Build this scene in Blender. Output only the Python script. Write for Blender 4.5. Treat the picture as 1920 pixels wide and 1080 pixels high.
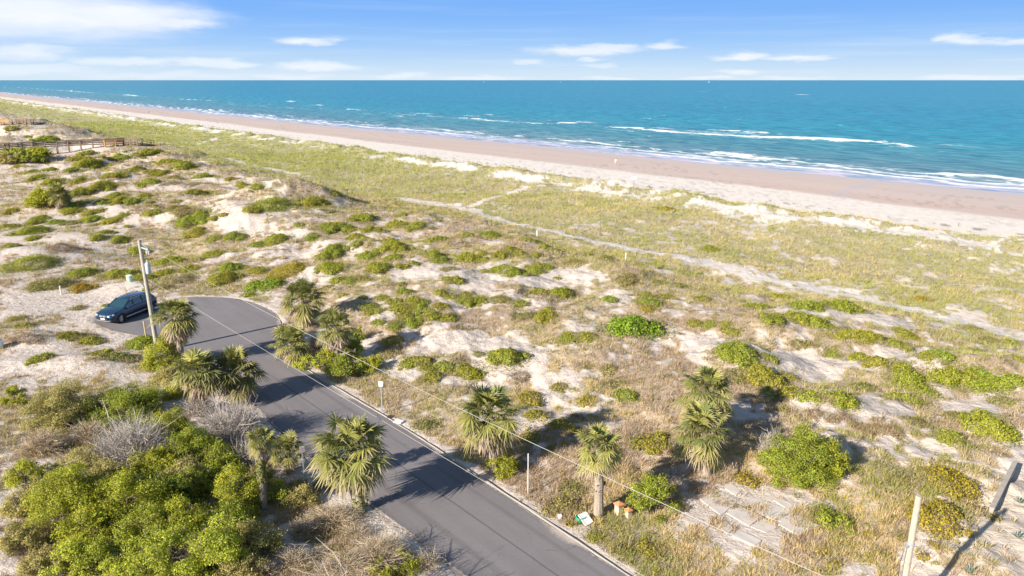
import bpy, math, random
import numpy as np
from mathutils import Vector

random.seed(7); RNG = np.random.default_rng(7)
for o in list(bpy.data.objects): bpy.data.objects.remove(o)
SC = bpy.context.scene
COL = SC.collection
R = math.radians

# ------------------------------------------------------------------ camera
HC = 17.0                      # camera height over the road
FPX = 1331.0                   # focal length in pixels of a 1920 wide picture
PITCH = math.atan(390.0 / FPX)
K = HC / 24.0
camd = bpy.data.cameras.new("camera"); cam = bpy.data.objects.new("camera", camd); COL.objects.link(cam)
cam.location = (0, 0, HC); cam.rotation_euler = (R(90) - PITCH, 0, 0)
camd.sensor_width = 36; camd.lens = FPX / 1920 * 36; camd.clip_start = 0.3; camd.clip_end = 120000
SC.camera = cam

# ------------------------------------------------------------------ light
SUN_EL, SUN_DIR = 25.0, 39.5    # elevation; direction the shadows fall (degrees from +X towards +Y)
sd = bpy.data.lights.new("sun", 'SUN'); sun = bpy.data.objects.new("sun", sd); COL.objects.link(sun)
sd.energy = 4.9; sd.angle = R(0.55); sd.color = (1.0, 0.915, 0.81)
ldir = Vector((math.cos(R(SUN_DIR)) * math.cos(R(SUN_EL)), math.sin(R(SUN_DIR)) * math.cos(R(SUN_EL)), -math.sin(R(SUN_EL))))
sun.rotation_euler = ldir.to_track_quat('-Z', 'Y').to_euler()
SC.view_settings.view_transform = 'Standard'; SC.view_settings.look = 'None'
SC.view_settings.exposure = 1.09; SC.view_settings.gamma = 1.0
SC.cycles.max_bounces = 6; SC.cycles.diffuse_bounces = 3; SC.cycles.glossy_bounces = 2
SC.cycles.transmission_bounces = 3; SC.cycles.transparent_max_bounces = 4
SC.cycles.caustics_reflective = False; SC.cycles.caustics_refractive = False

def pray(px, py):
    px = np.asarray(px, float); py = np.asarray(py, float)
    a = (px - 960) / FPX; b = (540 - py) / FPX
    return np.stack([a, math.cos(PITCH) + b * math.sin(PITCH), -math.sin(PITCH) + b * math.cos(PITCH)], -1)
def plane(px, py, z=0.0):
    d = pray(px, py); t = (HC - z) / -d[..., 2]
    return d[..., 0] * t, d[..., 1] * t
def project(X, Y, Z):
    z = Z - HC
    f = Y * math.cos(PITCH) - z * math.sin(PITCH); u = Y * math.sin(PITCH) + z * math.cos(PITCH)
    f = np.maximum(f, 0.5)
    return 960 + FPX * X / f, 540 - FPX * u / f
def depth(X, Y, Z): return Y * math.cos(PITCH) - (Z - HC) * math.sin(PITCH)

# ------------------------------------------------------------------ node helper
def N(nt, typ, props=None, **inp):
    n = nt.nodes.new(typ)
    for k, v in (props or {}).items(): setattr(n, k, v)
    for k, v in inp.items():
        key = int(k[1:]) if k[0] == '_' and k[1:].isdigit() else k.replace('_', ' ')
        s = n.inputs[key]
        if isinstance(v, bpy.types.NodeSocket): nt.links.new(v, s)
        elif isinstance(v, bpy.types.Node): nt.links.new(v.outputs[0], s)
        else: s.default_value = v
    return n
def M(nt, op, a, b=0.0, c=None):
    n = nt.nodes.new('ShaderNodeMath'); n.operation = op
    for i, v in enumerate((a, b) if c is None else (a, b, c)):
        if isinstance(v, bpy.types.NodeSocket): nt.links.new(v, n.inputs[i])
        elif isinstance(v, bpy.types.Node): nt.links.new(v.outputs[0], n.inputs[i])
        else: n.inputs[i].default_value = v
    return n.outputs[0]
def mixc(nt, fac, a, b, blend='MIX'):
    n = nt.nodes.new('ShaderNodeMix'); n.data_type = 'RGBA'; n.blend_type = blend; n.clamp_factor = True
    for s, v in ((n.inputs[0], fac), (n.inputs[6], a), (n.inputs[7], b)):
        if isinstance(v, bpy.types.NodeSocket): nt.links.new(v, s)
        elif isinstance(v, (tuple, list)): s.default_value = (*v[:3], 1)
        else: s.default_value = v
    return n.outputs[2]
def ramp(nt, fac, stops, interp='LINEAR'):
    n = nt.nodes.new('ShaderNodeValToRGB'); n.color_ramp.interpolation = interp
    el = n.color_ramp.elements
    while len(el) < len(stops): el.new(0.5)
    for e, (p, c) in zip(el, stops): e.position = p; e.color = (*c[:3], 1)
    nt.links.new(fac, n.inputs[0]); return n.outputs[0]

# ------------------------------------------------------------------ sky
W = bpy.data.worlds.new("World"); SC.world = W; W.use_nodes = True
nt = W.node_tree; nt.nodes.clear()
sky = N(nt, 'ShaderNodeTexSky', dict(sky_type='NISHITA', sun_disc=False, air_density=1.0, dust_density=0.3, ozone_density=2.0))
sky.sun_elevation = R(SUN_EL); sky.sun_rotation = R(90 - (SUN_DIR + 180)) % (2 * math.pi)
geo = N(nt, 'ShaderNodeTexCoord')
sep = N(nt, 'ShaderNodeSeparateXYZ', _0=geo.outputs['Generated'])
az = M(nt, 'ARCTAN2', sep.outputs[0], sep.outputs[1]); el = M(nt, 'ARCSINE', sep.outputs[2])
elc = M(nt, 'MAXIMUM', el, 0.0)
grad = ramp(nt, M(nt, 'MULTIPLY', elc, 1 / 0.16), [(p_, tuple(1.28 * v for v in c_)) for p_, c_ in [(0.0, (3.5, 4.1, 4.6)), (0.12, (2.75, 3.65, 4.65)), (0.30, (1.75, 2.95, 4.75)), (0.5, (1.15, 2.4, 4.75)), (0.75, (0.87, 2.12, 4.7)), (1.0, (0.75, 2.0, 4.5))]])
low = N(nt, 'ShaderNodeMapRange', dict(interpolation_type='SMOOTHSTEP'), _0=el, _1=0.12, _2=0.32, _3=1.0, _4=0.0)
base = mixc(nt, low.outputs[0], sky.outputs[0], grad)
pv = N(nt, 'ShaderNodeCombineXYZ', _0=az, _1=el, _2=0.0)
# thin streaky veils
ns = N(nt, 'ShaderNodeTexNoise', dict(noise_dimensions='3D'), Vector=N(nt, 'ShaderNodeVectorMath', dict(operation='MULTIPLY'), _0=pv, _1=(3.0, 75.0, 1.0)), Scale=1.0, Detail=5.0, Roughness=0.55)
veil = N(nt, 'ShaderNodeMapRange', dict(interpolation_type='SMOOTHSTEP'), _0=ns.outputs[0], _1=0.46, _2=0.72, _3=0.0, _4=0.55)
veil_m = M(nt, 'MULTIPLY', veil.outputs[0], N(nt, 'ShaderNodeMapRange', _0=el, _1=0.0, _2=0.075, _3=1.0, _4=0.18).outputs[0])
base = mixc(nt, veil_m, base, (4.7, 5.4, 6.2))
# cumulus strips at fixed bearings
nd = N(nt, 'ShaderNodeTexNoise', dict(noise_dimensions='3D'), Vector=N(nt, 'ShaderNodeVectorMath', dict(operation='MULTIPLY'), _0=pv, _1=(16.0, 70.0, 1.0)), Scale=1.0, Detail=6.0, Roughness=0.6)
off = N(nt, 'ShaderNodeVectorMath', dict(operation='MULTIPLY'), _0=N(nt, 'ShaderNodeVectorMath', dict(operation='SUBTRACT'), _0=nd.outputs[1], _1=(0.5, 0.5, 0.5)), _1=(0.10, 0.019, 0.0))
pd = N(nt, 'ShaderNodeVectorMath', dict(operation='ADD'), _0=pv, _1=off)
CL = [(60, 22, 250, 44, 1.0), (215, 30, 160, 30, 1.0), (330, 44, 80, 13, .9), (40, 97, 85, 15, .75), (60, 129, 110, 9, .55), (250, 117, 110, 9, .7), (400, 119, 80, 9, .75),
      (580, 74, 58, 8, .9), (610, 80, 26, 5, .6), (600, 124, 85, 9, .8), (760, 141, 60, 7, .6), (540, 143, 70, 6, .45), (300, 141, 150, 6, .4), (1100, 93, 110, 10, .85), (1150, 88, 50, 7, .7), (1243, 86, 42, 8, .8), (1106, 110, 32, 5, .7),
      (1130, 122, 46, 5, .5), (992, 115, 24, 5, .6), (1395, 104, 54, 7, .9), (1495, 107, 66, 6, .85), (1400, 136, 46, 5, .7), (1815, 73, 32, 8, .85), (1893, 75, 46, 6, .75), (900, 146, 80, 5, .5),
      (1145, 147, 50, 4, .5), (1480, 147, 60, 4, .4), (1815, 146, 70, 5, .6), (1890, 145, 50, 4, .5), (1330, 147, 50, 4, .6)]
acc = None
for (cx, cy, rx, ry, amp) in CL:
    d = pray(cx, cy); d /= np.linalg.norm(d)
    ca, ce = math.atan2(d[0], d[1]), math.asin(d[2])
    vs = N(nt, 'ShaderNodeVectorMath', dict(operation='SUBTRACT'), _0=pd, _1=(ca, ce, 0))
    vm = N(nt, 'ShaderNodeVectorMath', dict(operation='MULTIPLY'), _0=vs, _1=(FPX / rx, FPX / ry, 0))
    ln = N(nt, 'ShaderNodeVectorMath', dict(operation='LENGTH'), _0=vm)
    mr = N(nt, 'ShaderNodeMapRange', dict(interpolation_type='SMOOTHSTEP'), _0=ln.outputs['Value'], _1=1.25, _2=0.25, _3=0.0, _4=amp * .92)
    acc = mr.outputs[0] if acc is None else M(nt, 'MAXIMUM', acc, mr.outputs[0])
nc = N(nt, 'ShaderNodeTexNoise', dict(noise_dimensions='3D'), Vector=N(nt, 'ShaderNodeVectorMath', dict(operation='MULTIPLY'), _0=pv, _1=(24.0, 95.0, 1.0)), Scale=1.0, Detail=5.0, Roughness=0.55)
cc = mixc(nt, nc.outputs[0], (5.3, 5.75, 6.4), (6.6, 6.6, 6.6))
base = mixc(nt, acc, base, cc)
bg = N(nt, 'ShaderNodeBackground', Color=base, Strength=0.075)
nt.links.new(bg.outputs[0], N(nt, 'ShaderNodeOutputWorld').inputs[0])

# ------------------------------------------------------------------ numeric noise
_PERM = np.random.default_rng(11).random((256, 256)).astype(np.float32)
def vnoise(x, y):
    xi = np.floor(x).astype(np.int64); yi = np.floor(y).astype(np.int64)
    fx = (x - xi).astype(np.float32); fy = (y - yi).astype(np.float32)
    fx = fx * fx * (3 - 2 * fx); fy = fy * fy * (3 - 2 * fy)
    a = _PERM[xi & 255, yi & 255]; b = _PERM[(xi + 1) & 255, yi & 255]
    c = _PERM[xi & 255, (yi + 1) & 255]; d = _PERM[(xi + 1) & 255, (yi + 1) & 255]
    return a + (b - a) * fx + (c - a) * fy + (a - b - c + d) * fx * fy
def fbm(x, y, octv=4, rough=0.5):
    s = 0; amp = 1.0; tot = 0
    for i in range(octv):
        ca, sa = math.cos(1.1 * i + .4), math.sin(1.1 * i + .4)
        s = s + amp * vnoise((x * ca - y * sa) + 17.3 * i, (x * sa + y * ca) + 9.1 * i)
        tot += amp; amp *= rough; x = x * 2.03; y = y * 2.03
    return s / tot
def sstep(a, b, x):
    t = np.clip((x - a) / (b - a), 0, 1); return t * t * (3 - 2 * t)

# ------------------------------------------------------------------ shore coordinates (s along the beach, t towards the sea)
U = np.array([-.66, .751]); T = np.array([.751, .66])
def st(X, Y): return X * U[0] + Y * U[1], X * T[0] + Y * T[1]

# road outline on level ground
ROADPX = [(1175, 1080), (900, 898), (760, 805), (640, 735), (580, 698), (540, 672), (518, 650), (516, 632), (527, 612), (526, 600), (510, 583), (485, 571), (455, 562), (420, 557),
          (370, 556), (325, 559), (290, 572), (255, 580), (205, 584), (172, 592), (168, 604), (205, 620), (255, 629), (300, 640), (340, 656), (395, 688), (465, 750), (520, 805), (565, 845), (690, 942), (870, 1080)]
rx, ry = plane(*np.array(ROADPX).T)
ROAD = np.stack([rx, ry], 1)
dn = (ROAD[0] - ROAD[1]) / np.linalg.norm(ROAD[0] - ROAD[1])
dl = (ROAD[-1] - ROAD[-2]) / np.linalg.norm(ROAD[-1] - ROAD[-2])
def smooth_poly(Pn, it=2):
    for _ in range(it):
        q = []
        for i in range(len(Pn) - 1):
            q += [Pn[i] * .75 + Pn[i + 1] * .25, Pn[i] * .25 + Pn[i + 1] * .75]
        Pn = np.array([Pn[0]] + q + [Pn[-1]])
    return Pn
ROAD = np.vstack([[ROAD[0] + dn * 34], ROAD, [ROAD[-1] + dl * 34]])
ROAD = smooth_poly(ROAD, 2)
def poly_sdf(X, Y, P):
    d2 = np.full(X.shape, 1e9, np.float32); ins = np.zeros(X.shape, bool)
    for i in range(len(P)):
        a = P[i]; b = P[(i + 1) % len(P)]; e = b - a
        w0 = X - a[0]; w1 = Y - a[1]
        h = np.clip((w0 * e[0] + w1 * e[1]) / (e @ e + 1e-9), 0, 1)
        d2 = np.minimum(d2, (w0 - e[0] * h) ** 2 + (w1 - e[1] * h) ** 2)
        c = ((a[1] > Y) != (b[1] > Y))
        if e[1] != 0: ins ^= c & (X < e[0] * (Y - a[1]) / e[1] + a[0])
    d = np.sqrt(d2); return np.where(ins, -d, d)
# distance field of the road on a lookup grid
GX0, GY0, GST = -60.0, -20.0, 0.22
gx = np.arange(GX0, 45, GST); gy = np.arange(GY0, 80, GST)
RD = poly_sdf(*np.meshgrid(gx, gy, indexing='ij'), ROAD).astype(np.float32)
def road_d(X, Y):
    fx = (X - GX0) / GST; fy = (Y - GY0) / GST
    out = (fx < 0) | (fy < 0) | (fx > len(gx) - 2) | (fy > len(gy) - 2)
    fx = np.clip(fx, 0, len(gx) - 2.001); fy = np.clip(fy, 0, len(gy) - 2.001)
    i = fx.astype(int); j = fy.astype(int); u = fx - i; v = fy - j
    d = RD[i, j] * (1 - u) * (1 - v) + RD[i + 1, j] * u * (1 - v) + RD[i, j + 1] * (1 - u) * v + RD[i + 1, j + 1] * u * v
    return np.where(out, 30.0, d)

SEA = -3.6
PK = np.array([(-2000, 3), (-300, 2.5), (-60, 1.3), (-20, .7), (5, .35), (16, 0), (26, 0), (34, .45), (50, .85), (66, .5), (78, -.55), (88, -1.15), (112, -1.5), (122, -1.4), (130, -.95), (135, -.55), (138, -.6), (141.5, -1.5), (146, -2.3), (175, -2.75), (212, -3.35), (228, -3.6), (262, -4.1), (350, -5), (700, -9), (3000, -14), (90000, -16)], float)
# single dunes read off the photograph: picture x, y, height, half-length along picture x, half-depth, skew
BUMPS = [(520, 392, 2.4, 7.0, 5.5), (470, 420, 1.3, 6, 5), (585, 392, 1.4, 5, 5), (470, 372, 1.0, 6, 4), (60, 246, 3.4, 17, 11), (110, 252, 2.2, 10, 8), (205, 285, 1.2, 9, 8), (330, 292, 1.2, 10, 7), (240, 300, .8, 8, 6), (100, 300, .9, 12, 6),
         (370, 318, 1.0, 7, 6), (1140, 505, 1.0, 3.4, 2.6), (1170, 530, .9, 2.6, 2.2), (960, 490, .9, 5, 3), (860, 470, .7, 5, 3), (1430, 635, .9, 2.6, 1.9), (1400, 690, .6, 3.2, 2), (80, 640, .6, 2.6, 1.3), (150, 690, .5, 3, 1.5), (60, 480, .8, 6, 3), (140, 450, .7, 6, 3), (300, 470, -.8, 6, 5), (330, 440, -.7, 6, 6),
         (690, 480, .8, 4, 2.5), (620, 520, .6, 4, 2.5), (1560, 590, .6, 5, 1.6), (1700, 700, .6, 5, 1.6), (1860, 700, .6, 4, 1.6), (1620, 650, .5, 4, 1.6), (930, 680, .4, 2, 1.2), (960, 730, -.35, 2.2, 1.6), (1010, 770, -.4, 2, 1.2), (1500, 780, .5, 2.4, 1.2), (100, 395, .9, 8, 4), (260, 385, .5, 6, 4), (800, 420, .6, 8, 5), (1000, 425, .4, 6, 4), (250, 540, .4, 3, 2)]
BW = [(*[float(v) for v in plane(b[0], b[1])], *b[2:]) for b in BUMPS]
BW1Z, BW2Z = 2.6, 4.2
SLX = [float(v) for v in plane(1415, 965)]
def _bwl(pts, zd, drops, rad):
    q = np.array(pts, float); bx, by = plane(q[:, 0], q[:, 1], zd)
    def f(X, Y, z):
        for i in range(len(bx) - 1):
            A = np.array([bx[i], by[i]]); B_ = np.array([bx[i + 1], by[i + 1]]); e = B_ - A
            h = np.clip(((X - A[0]) * e[0] + (Y - A[1]) * e[1]) / (e @ e), 0, 1); d = np.hypot(X - A[0] - e[0] * h, Y - A[1] - e[1] * h)
            tg = zd - (drops[i] + (drops[i + 1] - drops[i]) * h); w = 1 - sstep(rad * .4, rad, d)
            z = z * (1 - w) + tg * w
        return z
    return f
BWLINES = [_bwl([(-40, 283), (14, 279), (62, 275.5), (128, 272.6), (196, 270), (236, 268.2), (262, 268.6), (300, 271)], 2.6, [1.0, 1.4, 1.8, 1.8, 1.5, .7, .6, 1.6], 12), _bwl([(-60, 230.5), (20, 230.2), (60, 230.0), (86, 231)], 4.2, [.6, .6, .5, 1.6], 12)]
def hgt(X, Y):
    X = np.asarray(X, float); Y = np.asarray(Y, float)
    s, t = st(X, Y); tk = t / K
    wob = (fbm(s / 38 + 5, t / 60, 3) - .5) * 9 * sstep(60, 110, tk) * (1 - sstep(165, 200, tk))
    z = np.interp(tk + wob, PK[:, 0], PK[:, 1])
    dune = sstep(22, 36, tk) * (1 - sstep(74, 92, tk)) + .75 * (1 - sstep(-2, 12, tk))
    n = fbm(X / 7.5 + 3.1, Y / 8.5 + 8.2, 4, .52) - .5
    rg = 1 - np.abs(2 * fbm(X / 12 + 31, Y / 10 + 4, 3) - 1)
    farm = 1 + 1.2 * sstep(60, 220, np.hypot(X, Y))
    z = z + dune * (n * 1.35 + (rg - .75) * .75) * farm
    sw = sstep(76, 95, tk) * (1 - sstep(142, 149, tk))
    z = z + sw * (fbm(X / 9 + 77, Y / 9 + 13, 4) - .5) * 1.1
    fd = np.exp(-((tk + wob * 1.0 - 135) / 5.0) ** 2)
    z = z + fd * ((fbm(s / 5 + 7, t / 6, 3) - .5) * 2.2)
    z = z + (1 - sstep(144, 151, tk)) * (fbm(X / 1.6, Y / 1.6, 3) - .5) * .46 * np.clip(dune + .6 * sw, 0, 1)
    z = z + (1 - sstep(60, 110, np.hypot(X, Y))) * (vnoise(X / .55 + 3, Y / .5) - .5) * .10 * np.clip(dune + .5 * sw, 0, 1)
    for (bx, by, bh, ba, bb) in BW:
        q = ((X - bx) / ba) ** 2 + ((Y - by) / bb) ** 2
        z = z + np.where(q < 9, bh * np.exp(-q), 0)
    wq = 1 - sstep(.75, 1.3, ((X - SLX[0]) / 4.4) ** 2 + ((Y - SLX[1]) / 3.0) ** 2); z = z * (1 - wq) + .22 * wq
    for bl in BWLINES: z = bl(X, Y, z)
    d = road_d(X, Y)
    flat = sstep(.35, 5.0, d)
    return z * flat - .05 * (1 - sstep(-.1, .3, d))
def at(px, py):
    """ground points seen at these picture positions (first hit along each ray)"""
    px = np.atleast_1d(np.asarray(px, float)); py = np.atleast_1d(np.asarray(py, float))
    d = pray(px, py); ts = np.geomspace(14, 2600, 900)
    X = d[:, 0:1] * ts; Y = d[:, 1:2] * ts; Z = HC + d[:, 2:3] * ts
    below = Z < hgt(X, Y); i = np.argmax(below, 1); i = np.maximum(i, 1); r = np.arange(len(px))
    lo = ts[i - 1]; hi = ts[i]
    for _ in range(9):
        m = (lo + hi) / 2; b = HC + d[:, 2] * m < hgt(d[:, 0] * m, d[:, 1] * m)
        hi = np.where(b, m, hi); lo = np.where(b, lo, m)
    return np.stack([d[:, 0] * hi, d[:, 1] * hi, hgt(d[:, 0] * hi, d[:, 1] * hi)], 1)
def at1(px, py): return at([px], [py])[0]

# ------------------------------------------------------------------ how much of the ground the grasses cover (0 bare sand .. 9 closed), as the photo shows it
COVER = """999999999999999999999999
689999999999999999999999
579999999999999999999999
945799999999999999999999
455689999999999999999999
666655899999899999999999
666665689996998887777666
444575667788877766787654
333583467778778777887766
345776466677777677678887
444765657766788745667877
645665756633466998656676
323465667624457888775566
322544677655566777787555
323555778667667765555567
435655863357776666555456
333655852243587656334555
334755844554257766433566
547555667765357776676733
667855588764347866446744
778855599854468876434566
688885599985678887544565
588887555987789998754564
688888555578899988765663
689986655589999834677762
489997655559999882236772
489998765556998823666551
599998776555578884456421
699998787555678886665321
799998888555568887665332"""
CG = np.array([[int(c) for c in r] for r in COVER.split()], float) / 9
SANDPX = [(800, 533, 72, 24), (880, 548, 70, 20), (1010, 545, 70, 14), (1075, 528, 60, 14), (870, 655, 95, 15), (990, 688, 60, 26), (1040, 712, 40, 34), (1010, 760, 30, 22), (985, 800, 24, 30), (1040, 790, 40, 18), (450, 428, 45, 26), (500, 368, 45, 14), (445, 362, 25, 9), (480, 352, 20, 6),
          (130, 560, 95, 24), (200, 552, 40, 20), (60, 572, 50, 20), (150, 596, 40, 14), (85, 655, 70, 14), (60, 690, 60, 24), (90, 620, 50, 9), (95, 480, 55, 16), (40, 447, 45, 10), (180, 408, 60, 14), (200, 438, 40, 9), (110, 415, 40, 10), (30, 310, 45, 8), (110, 322, 50, 6), (125, 292, 32, 9), (170, 290, 40, 8), (255, 305, 22, 9), (375, 312, 18, 10), (300, 350, 24, 8),
          (620, 540, 24, 20), (660, 492, 24, 14), (575, 520, 20, 10), (640, 470, 24, 7), (560, 455, 30, 7), (1150, 575, 34, 16), (1265, 605, 26, 10), (1160, 600, 22, 10), (1060, 590, 18, 9), (1530, 700, 66, 28), (1600, 690, 50, 18), (1495, 612, 55, 13), (1410, 560, 26, 8), (1610, 598, 60, 10), (1680, 610, 40, 12), (1750, 660, 40, 9), (1690, 672, 40, 9),
          (1510, 785, 36, 14), (1560, 805, 44, 24), (1630, 780, 40, 24), (1690, 790, 30, 24), (1860, 742, 60, 16), (1810, 765, 45, 12), (1480, 768, 22, 14), (1740, 860, 50, 14), (1660, 850, 24, 12), (1880, 1000, 50, 60), (1800, 1040, 60, 30), (1900, 920, 26, 50), (1720, 1060, 30, 18), (1905, 850, 18, 20), (760, 700, 40, 16), (700, 690, 26, 12), (720, 610, 28, 18), (840, 720, 24, 12), (690, 655, 18, 10), (1320, 670, 36, 20), (1225, 655, 14, 14), (1375, 680, 20, 16),
          (570, 480, 30, 8), (740, 500, 22, 7), (930, 470, 24, 9), (730, 430, 24, 5), (1560, 840, 20, 10), (20, 960, 18, 26), (150, 760, 30, 18), (230, 710, 34, 14), (240, 740, 20, 14), (900, 590, 30, 8), (860, 600, 20, 8), (1245, 505, 24, 5), (1370, 510, 20, 5), (620, 935, 30, 14), (700, 980, 40, 12), (660, 920, 26, 14), (550, 1035, 34, 18), (790, 850, 24, 9)]
VEGPX = [(350, 450, 70, 30), (290, 440, 50, 18), (560, 395, 22, 14), (1150, 520, 45, 22), (1430, 630, 60, 22), (310, 480, 60, 18), (1090, 600, 50, 14), (1080, 690, 60, 20), (1250, 700, 45, 20)]
PATHPX = [(300, 268, 2.0), (380, 290, 1.8), (480, 312, 1.6), (580, 330, 1.2)]
PATH2 = [(760, 372, 2.2), (830, 382, 2.4), (880, 392, 1.6), (930, 412, 1.4), (1000, 432, 1.4), (1100, 452, 1.5), (1200, 470, 1.4), (1320, 490, 1.8), (1450, 522, 1.9), (1600, 552, 1.6), (1760, 588, 1.5), (1920, 632, 1.6)]
PATH3 = [(880, 385, .9), (930, 365, .8), (985, 345, 1.1)]
PATH4 = [(360, 270, .5), (410, 255, .9)]
def ell(X, Y, lst):
    px, py = project(X, Y, np.zeros_like(X)); m = np.zeros(X.shape)
    wx = (fbm(X / 1.8, Y / 1.8, 3) - .5); 
    for (cx, cy, a, b) in lst:
        q = ((px - cx) / a) ** 2 + ((py - cy) / b) ** 2
        m = np.maximum(m, 1 - sstep(.55, 1.35, q + wx * 1.5))
    return m
def seg_d(X, Y, A, B):
    e = B - A; h = np.clip(((X - A[0]) * e[0] + (Y - A[1]) * e[1]) / (e @ e), 0, 1)
    return np.hypot(X - A[0] - e[0] * h, Y - A[1] - e[1] * h), h
PATHW = []
for L in (PATHPX, PATH2, PATH3, PATH4):
    q = np.array(L); X, Y = plane(q[:, 0], q[:, 1], -1.0); PATHW.append((np.stack([X, Y], 1), q[:, 2]))
def path_m(X, Y):
    m = np.zeros(X.shape)
    for P, w in PATHW:
        for i in range(len(P) - 1):
            d, h = seg_d(X, Y, P[i], P[i + 1]); ww = w[i] + (w[i + 1] - w[i]) * h
            m = np.maximum(m, 1 - sstep(.45, 1.15, d / ww / 1.12 + (fbm(X / 1.2, Y / 1.2, 3) - .5) * 1.3))
    return m
_q = np.random.default_rng(3).random((2, 20000)) * 400
_f = lambda X, Y: .38 * fbm(X / 3.4 + 50, Y / 4.0 + 20, 4, .62) + .34 * fbm(X / 1.15 + 5, Y / 1.3, 3, .6) + .28 * fbm(X / .5 + 9, Y / .55 + 4, 2)
_CDF = np.sort(_f(_q[0], _q[1]))
def cover(X, Y):
    X = np.asarray(X, float); Y = np.asarray(Y, float)
    s, t = st(X, Y); tk = t / K
    px, py = project(X, Y, np.zeros_like(X))
    fx = np.clip(px / 80 - .5, 0, 22.999); fy = np.clip((py - 195) / 30, 0, 28.999)
    i = fy.astype(int); j = fx.astype(int); u = fy - i; v = fx - j
    b = CG[i, j] * (1 - u) * (1 - v) + CG[i + 1, j] * u * (1 - v) + CG[i, j + 1] * (1 - u) * v + CG[i + 1, j + 1] * u * v
    n = np.searchsorted(_CDF, _f(X, Y)) / len(_CDF)
    b = np.clip(b * 1.0 + .05 - .11 * (1 - sstep(450, 700, px)) * (tk < 84), 0, .97)
    sand = ell(X, Y, SANDPX); b = b * (1 - .97 * sand)
    b = np.maximum(b, .9 * ell(X, Y, VEGPX))
    b = b * (1 - .95 * path_m(X, Y))
    # white scarps of the foredune that face the land
    sc = np.exp(-((tk - 130.5) / 3.4) ** 2) * sstep(.40, .50, fbm(s / 7 + 40, t / 14, 4) + .10 * (1 - sstep(60, 150, s))); b = b * (1 - .97 * sc)
    b = b * (1 - sstep(136, 140.5, tk + (fbm(s / 3, t / 3, 2) - .5) * 5))
    d = road_d(X, Y)
    sh = np.where(tk < 20, 1.3, .5)
    b = b * sstep(sh * .5, sh * 1.5, d + (fbm(X / .9, Y / .9, 2) - .5) * .5)
    c = sstep(-.11, .08, b - n)
    return np.where(b < .02, 0, c)

# ------------------------------------------------------------------ mesh helpers
def npmesh(name, V, F, mat, cols=None, smooth=False, parent=None, attrs=None, loc=None):
    me = bpy.data.meshes.new(name); V = np.asarray(V, np.float32); 
    if isinstance(F, np.ndarray): F = [F]
    F = [f for f in F if len(f)]
    me.vertices.add(len(V)); me.vertices.foreach_set('co', V.ravel())
    lv = np.concatenate([f.ravel() for f in F]).astype(np.int32); tot = np.concatenate([np.full(len(f), f.shape[1], np.int32) for f in F])
    me.loops.add(len(lv)); me.loops.foreach_set('vertex_index', lv)
    me.polygons.add(len(tot)); st_ = np.zeros(len(tot), np.int32); st_[1:] = np.cumsum(tot)[:-1]
    me.polygons.foreach_set('loop_start', st_)
    if smooth: me.polygons.foreach_set('use_smooth', np.ones(len(tot), bool))
    me.update(calc_edges=True)
    if cols is not None:
        c = np.ones((len(V), 4), np.float32); c[:, :3] = cols
        a = me.color_attributes.new('col', 'FLOAT_COLOR', 'POINT'); a.data.foreach_set('color', c.ravel())
    for k, v in (attrs or {}).items():
        a = me.attributes.new(k, 'FLOAT', 'POINT'); a.data.foreach_set('value', np.asarray(v, np.float32))
    if mat is not None: me.materials.append(mat)
    o = bpy.data.objects.new(name, me); COL.objects.link(o)
    if parent is not None: o.parent = parent
    if loc is not None: o.location = loc
    return o
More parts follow.
